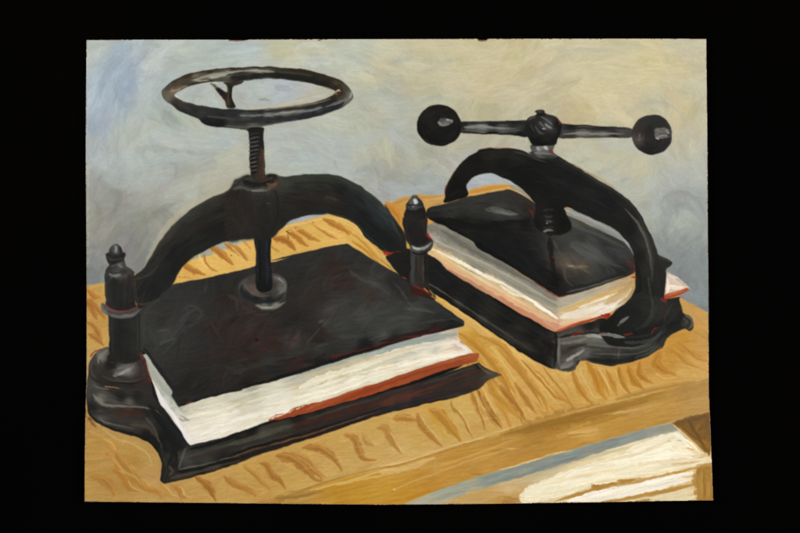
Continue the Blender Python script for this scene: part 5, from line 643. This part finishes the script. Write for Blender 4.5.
# handwheel: one ring seen at a slant, with its three spokes
ro = E4(78,225,84,200,110,175,160,136,250,96,380,68,520,54,660,47,733,46)+E5(120,46,250,53,320,60,400,72,520,104,610,140,665,190,687,238,680,262,655,290,600,322,500,362,380,390,250,412,130,430,60,442,0,447)+E4(660,458,560,456,480,450,380,436,345,415,325,395,270,372,200,340,140,300,95,265)
ri = E4(165,235,185,215,215,198,270,174,350,156,430,146,500,146,560,150,620,140,733,130)+E5(130,124,250,130,380,152,480,176,545,200,572,212,572,212,530,245,440,280,330,300,200,318,80,328,0,335)+E4(600,330,470,325,380,314,280,290,200,260)
whF = Field(F(E4, 90,225,(84,82,70), 110,250,(92,88,74), 120,190,(64,60,50), 170,160,(54,48,38), 150,210,(110,98,78), 190,190,(92,82,64), 250,105,(44,38,28), 230,160,(60,55,46), 300,130,(120,112,94), 300,160,(34,30,26), 400,80,(40,32,22), 400,110,(128,124,108), 400,145,(40,38,33), 550,65,(46,36,24), 540,90,(120,120,108), 560,115,(32,32,30), 700,50,(42,34,24), 700,75,(128,128,116), 700,105,(28,30,30), 600,125,(24,24,22), 170,290,(44,42,36), 250,300,(50,48,42), 220,340,(34,34,32), 300,330,(30,31,31), 350,350,(44,46,46), 420,350,(36,38,38), 380,410,(14,14,14), 460,420,(14,14,14), 550,360,(34,36,37), 560,410,(46,47,46), 640,360,(56,60,62), 700,350,(50,52,52), 700,400,(40,42,41), 620,430,(52,52,50), 700,440,(78,76,68))
 + F(E5, 60,55,(46,38,28), 60,75,(132,132,120), 60,105,(28,30,30), 150,80,(60,58,50), 200,65,(48,44,34), 200,105,(28,30,30), 300,75,(44,38,28), 300,115,(28,28,27), 400,90,(44,38,28), 400,130,(26,25,23), 500,115,(44,38,28), 500,160,(28,26,22), 590,150,(56,50,40), 570,190,(40,32,24), 640,190,(70,64,52), 620,230,(56,50,42), 660,235,(96,96,88), 600,270,(60,60,54), 640,270,(100,100,94), 560,270,(34,30,24), 500,300,(38,40,42), 560,310,(34,36,38), 420,340,(34,38,40), 450,320,(60,64,64), 330,340,(84,86,84), 350,375,(28,30,32), 230,350,(104,104,98), 250,330,(70,66,56), 120,365,(100,102,96), 200,380,(34,36,38), 60,345,(36,38,38), 60,390,(36,38,38), 120,410,(34,35,35), 250,400,(40,44,46), 20,430,(80,78,70)), 3, 1.4)
fill('handwheel', [ro, ri], whF, .55, 1, .15, .06, save='wh'); M='wh'
for z,q,w,c in [(E4,(105,180,160,140,250,100,380,72,520,58,733,48),1.5,(44,34,24)),(E4,(130,185,180,160,260,125,330,115),2.4,(66,58,44)),(E4,(290,135,350,118,430,98,540,82,650,72,733,66),[2,3,3,2.4,2,1.6],(138,136,122)),(E4,(400,118,460,108,520,92),3,(150,148,134)),(E4,(200,190,270,165,350,150,430,140),1.6,(40,36,30)),(E4,(300,130,330,140,400,135),1.6,(150,140,116)),(E4,(520,100,600,98,733,92),2.4,(44,48,46)),(E4,(540,120,620,118,733,116),3,(24,25,25)),(E4,(140,210,165,205,200,190,250,170),1.6,(136,118,92)),(E4,(90,200,88,235,110,265),2,(78,76,64)),(E4,(165,235,220,262,300,290,380,310),1,(150,130,96)),(E4,(150,295,210,330,280,365,330,392),3,(30,30,28)),(E4,(240,300,330,325,430,338,560,345,733,345),3,(34,36,36)),(E4,(330,400,380,425,450,430,500,425),3,(12,12,12)),(E4,(380,375,460,385,560,395),2.4,(60,62,60)),(E4,(600,370,660,372,733,372),2,(104,106,104)),(E4,(500,440,600,445,733,446),1.6,(84,82,74)),(E4,(560,415,650,412,733,408),3,(36,37,37)),
  (E5,(0,52,120,49,250,57,380,74,510,108,600,145),1.6,(48,38,26)),(E5,(0,72,60,72,120,76,165,82),2.2,(146,146,132)),(E5,(180,80,260,84,340,92,420,110),2,(58,56,48)),(E5,(0,105,130,100,250,108,370,128,480,160,560,195),4,(24,25,24)),(E5,(560,150,620,180,650,210),3,(66,60,48)),(E5,(590,165,615,200,600,240,560,262),2.4,(50,42,32)),(E5,(572,215,590,205,605,212),1.4,(196,164,120)),(E5,(565,220,580,232),1.2,(150,120,80)),(E5,(675,215,668,245,645,265),1.8,(150,150,142)),(E5,(660,255,630,268,560,295,500,315),2.4,(104,106,102)),(E5,(540,255,470,282,380,298,250,316,100,330),1.2,(128,104,66)),(E5,(620,285,560,325,470,355,380,375,250,395),3,(30,34,37)),(E5,(540,270,460,300,380,315,250,330,100,345,0,348),2,(32,34,34)),(E5,(480,318,400,335,320,345,230,358,120,368,40,364),2.4,(112,113,108)),(E5,(300,345,220,352,150,362),1.2,(140,138,126)),(E5,(380,370,280,382,160,392,0,392),3,(36,38,39)),(E5,(250,408,150,424,40,438),1.4,(74,74,68))]: ln(M, z, *q, w=w, c=c, a=.85, soft=.6, dry=.2)
fill('handwheel', E4(402,158,440,165,460,185,490,205,512,215,515,185,505,165,490,150,560,148,625,142,600,160,560,172,548,200,545,250,560,290,572,318,540,325,512,318,500,285,480,250,450,215,425,180), Field(F(E4, 430,175,(84,74,56), 470,210,(24,20,18), 500,240,(40,32,24), 530,160,(44,34,28), 590,150,(38,31,28), 530,200,(44,36,30), 545,240,(24,20,18), 520,290,(58,48,38), 555,300,(24,20,16)),3,1.2), .5, 1, .1, .06, save='sp'); M='sp'
for q,w,c in [((445,190,480,215,500,240),2.4,(22,18,16)),((410,165,440,185),1.6,(126,110,80)),((540,170,540,220,548,270,560,310),2.2,(24,20,18)),((520,190,522,240,515,300),1.2,(76,62,46)),((600,150,570,165),1.4,(60,38,32))]: ln(M, E4, *q, w=w, c=c, a=.85, soft=.5)
stroke(E4(445,168,470,180,505,186), 2.2, (150,154,150), a=.9, soft=.6); stroke(E4(470,262,490,270,500,292), 1.6, (186,168,134), a=.7, soft=.8)
for z,q,w,c in [(E5,(60,265,100,262,130,270),2.4,(124,116,98)),(E5,(170,180,230,190,280,195),6,(140,144,152)),(E5,(440,200,500,190,550,215,500,240),4,(168,158,134)),(E5,(300,265,400,240,480,220),4,(164,156,134)),(E5,(0,315,100,310,220,300,340,282,440,262),2.2,(178,164,128)),(E4,(165,240,200,262,260,284),1.4,(206,196,170)),(E4,(600,322,660,326,733,324),1.4,(180,166,130)),(E4,(230,235,300,230,380,250),5,(150,152,150)),(E4,(170,238,190,250),1.6,(226,216,190))]: stroke(z(*q), w, c, a=.5, soft=1.6)
PR2 = ('base','foot','platen','spindle_foot','spindle','screw','pillar','collar','finial','arch','boss','handwheel')
for n in PR2: NAMES[NAMES.index(n)] = 'L:'+n
for n in ('paper_block','book_cover'): NAMES[NAMES.index(n)] = 'PL:'+n
# chips and bare ground along the panel's edges
for q,w in [((229,40.6,238,41,246,40.4),1),((478,40,482,40.6,487,40),2),((706.4,58,707,64),1.2),((707,72,707.2,80),1),((85.6,410,85.8,418),1),((318,40,321,40.4),.8)]: stroke(P(*q), w, (116,44,24), a=.9, soft=.5)
for k in range(70):
    i = rng.integers(0, len(BOARD)); x, y = BOARD[i]; j = BOARD[(i+1) % len(BOARD)]
    if y < 44 or x > 700: stroke([(x, y), tuple(j)], rng.uniform(.5, 1.0), (90,56,36) if k % 2 else (206,196,160), a=.6, soft=.4)

# the hand is never quite steady: a fine drift of the wet paint, then the softness of blended oil
def sample(a, yy, xx):
    y0 = np.clip(yy.astype(int), 0, H-2); x0 = np.clip(xx.astype(int), 0, W-2); fy = np.clip(yy-y0, 0, 1); fx = np.clip(xx-x0, 0, 1)
    if a.ndim == 3: fy = fy[..., None]; fx = fx[..., None]
    return a[y0,x0]*(1-fy)*(1-fx)+a[y0+1,x0]*fy*(1-fx)+a[y0,x0+1]*(1-fy)*fx+a[y0+1,x0+1]*fy*fx
yy, xx = np.mgrid[0:H, 0:W].astype(np.float32)
ins = np.clip((gblur(bmask, 4)-.6)/.35, 0, 1)
wy = yy+ins*(1.7*(vnoise(H,W,13,21)-.5)+.55*(vnoise(H,W,3.2,22)-.5)); wx = xx+ins*(1.7*(vnoise(H,W,13,23)-.5)+.55*(vnoise(H,W,3.2,24)-.5))
rgb = sample(rgb, wy, wx).astype(np.float32); hgt = sample(hgt, wy, wx).astype(np.float32)
lab = lab[np.clip(np.rint(wy).astype(int), 0, H-1), np.clip(np.rint(wx).astype(int), 0, W-1)]
rgb = gblur(rgb, .45)
lum = gblur(rgb.mean(2), 1.5); gy, gx = np.gradient(lum); st = gblur(np.stack([gy*gy-gx*gx, -2*gx*gy], 2), 2.0); mag = np.hypot(st[..., 0], st[..., 1])   # tangents of the drawn contours
wt = np.clip(np.sqrt(mag)/.018, 0, 1)[..., None]; o2 = gblur(ori, 1.6)*(1-wt)+st/np.maximum(mag, 1e-9)[..., None]*wt; o2 = gblur(o2, 1.2)
th = .5*np.arctan2(o2[..., 1], o2[..., 0]); dx = np.cos(th); dy = np.sin(th)
def comb(noise, n, step):                       # hair tracks: noise drawn out along the stroke direction
    acc = np.zeros((H, W), np.float32)
    for t in range(-n, n+1):
        acc += noise[np.clip(np.rint(yy+dy*t*step).astype(int), 0, H-1), np.clip(np.rint(xx+dx*t*step).astype(int), 0, W-1)]
    acc -= gblur(acc, 8); return acc/acc.std()
n_ = np.random.default_rng(31).normal(0, 1, (H, W)).astype(np.float32); fine = np.clip(comb(n_, 7, 1.2), -2.5, 2.5); coarse = np.clip(comb(gblur(np.random.default_rng(32).normal(0, 1, (H, W)).astype(np.float32), 1.1), 9, 1.8), -2.5, 2.5)
k = (coarse*.45+fine*.3)*(1-.6*wt[..., 0]); wy = yy+ins*dy*k; wx = xx+ins*dx*k
rgb = sample(rgb, wy, wx).astype(np.float32); lab = lab[np.clip(np.rint(wy).astype(int), 0, H-1), np.clip(np.rint(wx).astype(int), 0, W-1)]
body = gblur(rgb.mean(2), 2); wl = gblur((lab == NAMES.index('painted_wall')).astype(np.float32), 2); am = (.007*fine+.009*coarse)*(1-.75*wl)*(.6+.8*vnoise(H, W, 60, 41))
rgb = np.clip(rgb*(1+am[..., None])+(.003*coarse+.0015*fine)[..., None], 0, 1); hgt = hgt+((.003+.003*body)*fine+(.003+.005*body)*coarse)*(1-.75*wl)
rgb *= (1-.24*np.exp(-rgb.mean(2)/.25))[..., None]    # ivory black is deeper and warmer than it looks on the palette
rgb *= 1+np.exp(-rgb.mean(2)/.15)[..., None]*np.array([.06, .01, -.07], np.float32)
# ================================================================== from paint film to objects
import bpy, bmesh
reps = {}                                        # separate pieces of one kind get their own id
def split(name, test):
    i = NAMES.index(name); NAMES.append(name); j = len(NAMES)-1
    yy, xx = np.nonzero(lab == i); k = test(xx/S+X0, yy/S+Y0); lab[yy[k], xx[k]] = j
split('PS:paper_block', lambda x, y: x > 655); split('PS:book_cover', lambda x, y: x > 655); split('S:ball', lambda x, y: x > 540); split('L:pillar', lambda x, y: x > 300); split('L:finial', lambda x, y: x > 300)
best = np.zeros((H, W), np.float32); nl = np.zeros((H, W), np.int16)
for i in range(1, len(NAMES)):                   # tidy slivers so that every painted part is one clean patch
    m = lab == i
    if not m.any(): continue
    b = gblur(m.astype(np.float32), 1.3); k = b > best; best[k] = b[k]; nl[k] = i
nl[bmask < .5] = 0; lab = nl
hz = gblur(hgt, .55)+.006*(vnoise(H, W, 1.6, 5)-.5)+.02*(vnoise(H, W, 9, 6)-.5)
lin = np.where(rgb <= .04045, rgb/12.92, ((np.clip(rgb, 0, 1)+.055)/1.055)**2.4).astype(np.float32)
lin *= (1+.05*(vnoise(H, W, 1.3, 11)-.5)+.04*(vnoise(H, W, 3.1, 12)-.5)+.03*(vnoise(H, W, 22, 13)-.5))[..., None]

sc = bpy.context.scene; C = sc.collection; MM = .001
def mat(name):
    m = bpy.data.materials.new(name); m.use_nodes = True; return m, m.node_tree.nodes, m.node_tree.links, m.node_tree.nodes['Principled BSDF']
pm, N, L_, B = mat('oil_paint')
at = N.new('ShaderNodeAttribute'); at.attribute_name = 'pigment'
L_.new(at.outputs['Color'], B.inputs['Base Color'])
tc = N.new('ShaderNodeTexCoord'); n1 = N.new('ShaderNodeTexNoise'); n1.inputs['Scale'].default_value = 30; n1.inputs['Detail'].default_value = 4
mr = N.new('ShaderNodeMapRange'); mr.inputs['To Min'].default_value = .27; mr.inputs['To Max'].default_value = .4
L_.new(tc.outputs['Object'], n1.inputs['Vector']); L_.new(n1.outputs['Fac'], mr.inputs['Value']); L_.new(mr.outputs['Result'], B.inputs['Roughness'])
n2 = N.new('ShaderNodeTexNoise'); n2.inputs['Scale'].default_value = 900; n2.inputs['Detail'].default_value = 3
bp = N.new('ShaderNodeBump'); bp.inputs['Strength'].default_value = .15; bp.inputs['Distance'].default_value = .0001
L_.new(tc.outputs['Object'], n2.inputs['Vector']); L_.new(n2.outputs['Fac'], bp.inputs['Height']); L_.new(bp.outputs['Normal'], B.inputs['Normal'])
B.inputs['Specular IOR Level'].default_value = .4

root = bpy.data.objects.new('painting', None); C.objects.link(root); root.location = (0, 0, .0002); root.empty_display_size = .1
root['label'] = 'unframed oil painting of two black iron book presses pressing papers on a wooden table'; root['category'] = 'painting'
TH = 4.0
X = (np.arange(W)/S+X0-400)*MM; Y = (266.5-(np.arange(H)/S+Y0))*MM
ids = np.full((H, W), -1, np.int64)
def film(i, name, parent, label=None):
    m = lab == i
    cell = m[:-1, :-1] & (bmask[:-1, :-1] > .5) & (bmask[1:, :-1] > .5) & (bmask[:-1, 1:] > .5) & (bmask[1:, 1:] > .5)
    cy, cx = np.nonzero(cell)
    use = np.zeros((H, W), bool); use[cy, cx] = use[cy+1, cx] = use[cy, cx+1] = use[cy+1, cx+1] = True
    vy, vx = np.nonzero(use); ids[vy, vx] = np.arange(len(vy))
    co = np.stack([X[vx], Y[vy], (TH+.12+hz[vy, vx]*RELIEF)*MM], 1).astype(np.float32)
    q = np.stack([ids[cy, cx], ids[cy+1, cx], ids[cy+1, cx+1], ids[cy, cx+1]], 1).astype(np.int32)
    me = bpy.data.meshes.new(name); me.vertices.add(len(co)); me.vertices.foreach_set('co', co.ravel())
    me.loops.add(q.size); me.loops.foreach_set('vertex_index', q.ravel())
    me.polygons.add(len(q)); me.polygons.foreach_set('loop_start', np.arange(0, q.size, 4, dtype=np.int32))
    me.polygons.foreach_set('use_smooth', np.ones(len(q), bool)); me.update(calc_edges=True)
    a = me.attributes.new('pigment', 'FLOAT_COLOR', 'POINT'); c = np.ones((len(co), 4), np.float32); c[:, :3] = lin[vy, vx]; a.data.foreach_set('color', c.ravel())
    me.materials.append(pm); o = bpy.data.objects.new(name, me); C.objects.link(o); o.parent = parent
    if label: o['label'] = label
    return o
def group(name, label=None):
    e = bpy.data.objects.new(name, None); C.objects.link(e); e.parent = root; e.empty_display_size = .05
    if label: e['label'] = label
    return e
RELIEF = 1.3
press_l = group('painted_book_press', 'large painted black book press with a handwheel'); press_s = group('painted_book_press', 'small painted black book press with a ball-ended handle')
table = group('painted_table', 'painted yellow wooden table with wavy grain')
stack_l = group('painted_book', 'painted thick white book under the large lid'); stack_s = group('painted_book', 'painted cream book under the small lid')
for i in range(1, len(NAMES)):
    n = NAMES[i]
    if not (lab == i).any(): continue
    if n.startswith('L:'): film(i, n[2:], press_l)
    elif n.startswith('S:'): film(i, n[2:], press_s)
    elif n.startswith('PL:'): film(i, n[3:], stack_l)
    elif n.startswith('PS:'): film(i, n[3:], stack_s)
    elif n in ('tabletop', 'front_edge', 'shelf_panel'): film(i, n, table)
    elif n == 'painted_paper_stack': film(i, n, root, 'painted white papers on the shelf below the table')
    else: film(i, n, root)
# the panel itself: hardboard with slightly ragged sawn edges
bm = bmesh.new(); c0 = BOARD.mean(0); q = (BOARD-c0)*1.0006+c0
top = [bm.verts.new(((x-400)*MM, (266.5-y)*MM, TH*MM)) for x, y in q]; f = bm.faces.new(top)
r = bmesh.ops.extrude_face_region(bm, geom=[f]); vs = [v for v in r['geom'] if isinstance(v, bmesh.types.BMVert)]
for v in vs: v.co.z = 0
bmesh.ops.recalc_face_normals(bm, faces=bm.faces)
me = bpy.data.meshes.new('board'); bm.to_mesh(me); bm.free()
hm, N, L_, B = mat('hardboard'); tc = N.new('ShaderNodeTexCoord'); n1 = N.new('ShaderNodeTexNoise'); n1.inputs['Scale'].default_value = 220; n1.inputs['Detail'].default_value = 5
cr = N.new('ShaderNodeValToRGB'); cr.color_ramp.elements[0].position = .35; cr.color_ramp.elements[0].color = (.06, .028, .014, 1); cr.color_ramp.elements[1].position = .65; cr.color_ramp.elements[1].color = (.22, .15, .09, 1)
L_.new(tc.outputs['Object'], n1.inputs['Vector']); L_.new(n1.outputs['Fac'], cr.inputs['Fac']); L_.new(cr.outputs['Color'], B.inputs['Base Color']); B.inputs['Roughness'].default_value = .8
me.materials.append(hm); o = bpy.data.objects.new('board', me); C.objects.link(o); o.parent = root

# black cloth it lies on
bm = bmesh.new(); bmesh.ops.create_grid(bm, x_segments=60, y_segments=60, size=3.0)
for v in bm.verts: v.co.z = -.0004*abs(math.sin(v.co.x*7+v.co.y*3)*math.sin(v.co.y*5)) if max(abs(v.co.x), abs(v.co.y)) > .5 else 0
me = bpy.data.meshes.new('backdrop'); bm.to_mesh(me); bm.free()
km, N, L_, B = mat('black_cloth'); tc = N.new('ShaderNodeTexCoord'); n1 = N.new('ShaderNodeTexNoise'); n1.inputs['Scale'].default_value = 3; n1.inputs['Detail'].default_value = 3
cr = N.new('ShaderNodeValToRGB'); cr.color_ramp.elements[0].color = (.0004, .0004, .0005, 1); cr.color_ramp.elements[1].color = (.0016, .0013, .001, 1)
L_.new(tc.outputs['Object'], n1.inputs['Vector']); L_.new(n1.outputs['Fac'], cr.inputs['Fac']); L_.new(cr.outputs['Color'], B.inputs['Base Color']); B.inputs['Roughness'].default_value = 1; B.inputs['Specular IOR Level'].default_value = 0
me.materials.append(km); o = bpy.data.objects.new('backdrop', me); C.objects.link(o); o['kind'] = 'structure'

# copy-stand lamps either side, camera straight above
from mathutils import Vector
def lamp(name, p, e):
    l = bpy.data.lights.new(name, 'AREA'); l.shape = 'RECTANGLE'; l.size = .5; l.size_y = .7; l.energy = e; l.color = (1, .995, .985)
    o = bpy.data.objects.new(name, l); C.objects.link(o); o.location = p
    o.rotation_euler = (Vector((0, 0, 0))-Vector(p)).to_track_quat('-Z', 'Y').to_euler()
lamp('studio_lamp', (-1.75, .5, 1.1), 57); lamp('studio_lamp', (1.75, .35, 1.1), 48)
w = bpy.data.worlds.new('World'); sc.world = w; w.use_nodes = True; w.node_tree.nodes['Background'].inputs[0].default_value = (.8, .9, 1, 1); w.node_tree.nodes['Background'].inputs[1].default_value = .012
cd = bpy.data.cameras.new('camera'); cd.lens = 50; cd.sensor_width = 36; cd.clip_start = .05; cd.clip_end = 50
co = bpy.data.objects.new('camera', cd); C.objects.link(co); co.location = (0, 0, .8*50/36+TH*MM); sc.camera = co
sc.view_settings.view_transform = 'Standard'; sc.view_settings.look = 'None'; sc.view_settings.exposure = 0; sc.view_settings.gamma = 1
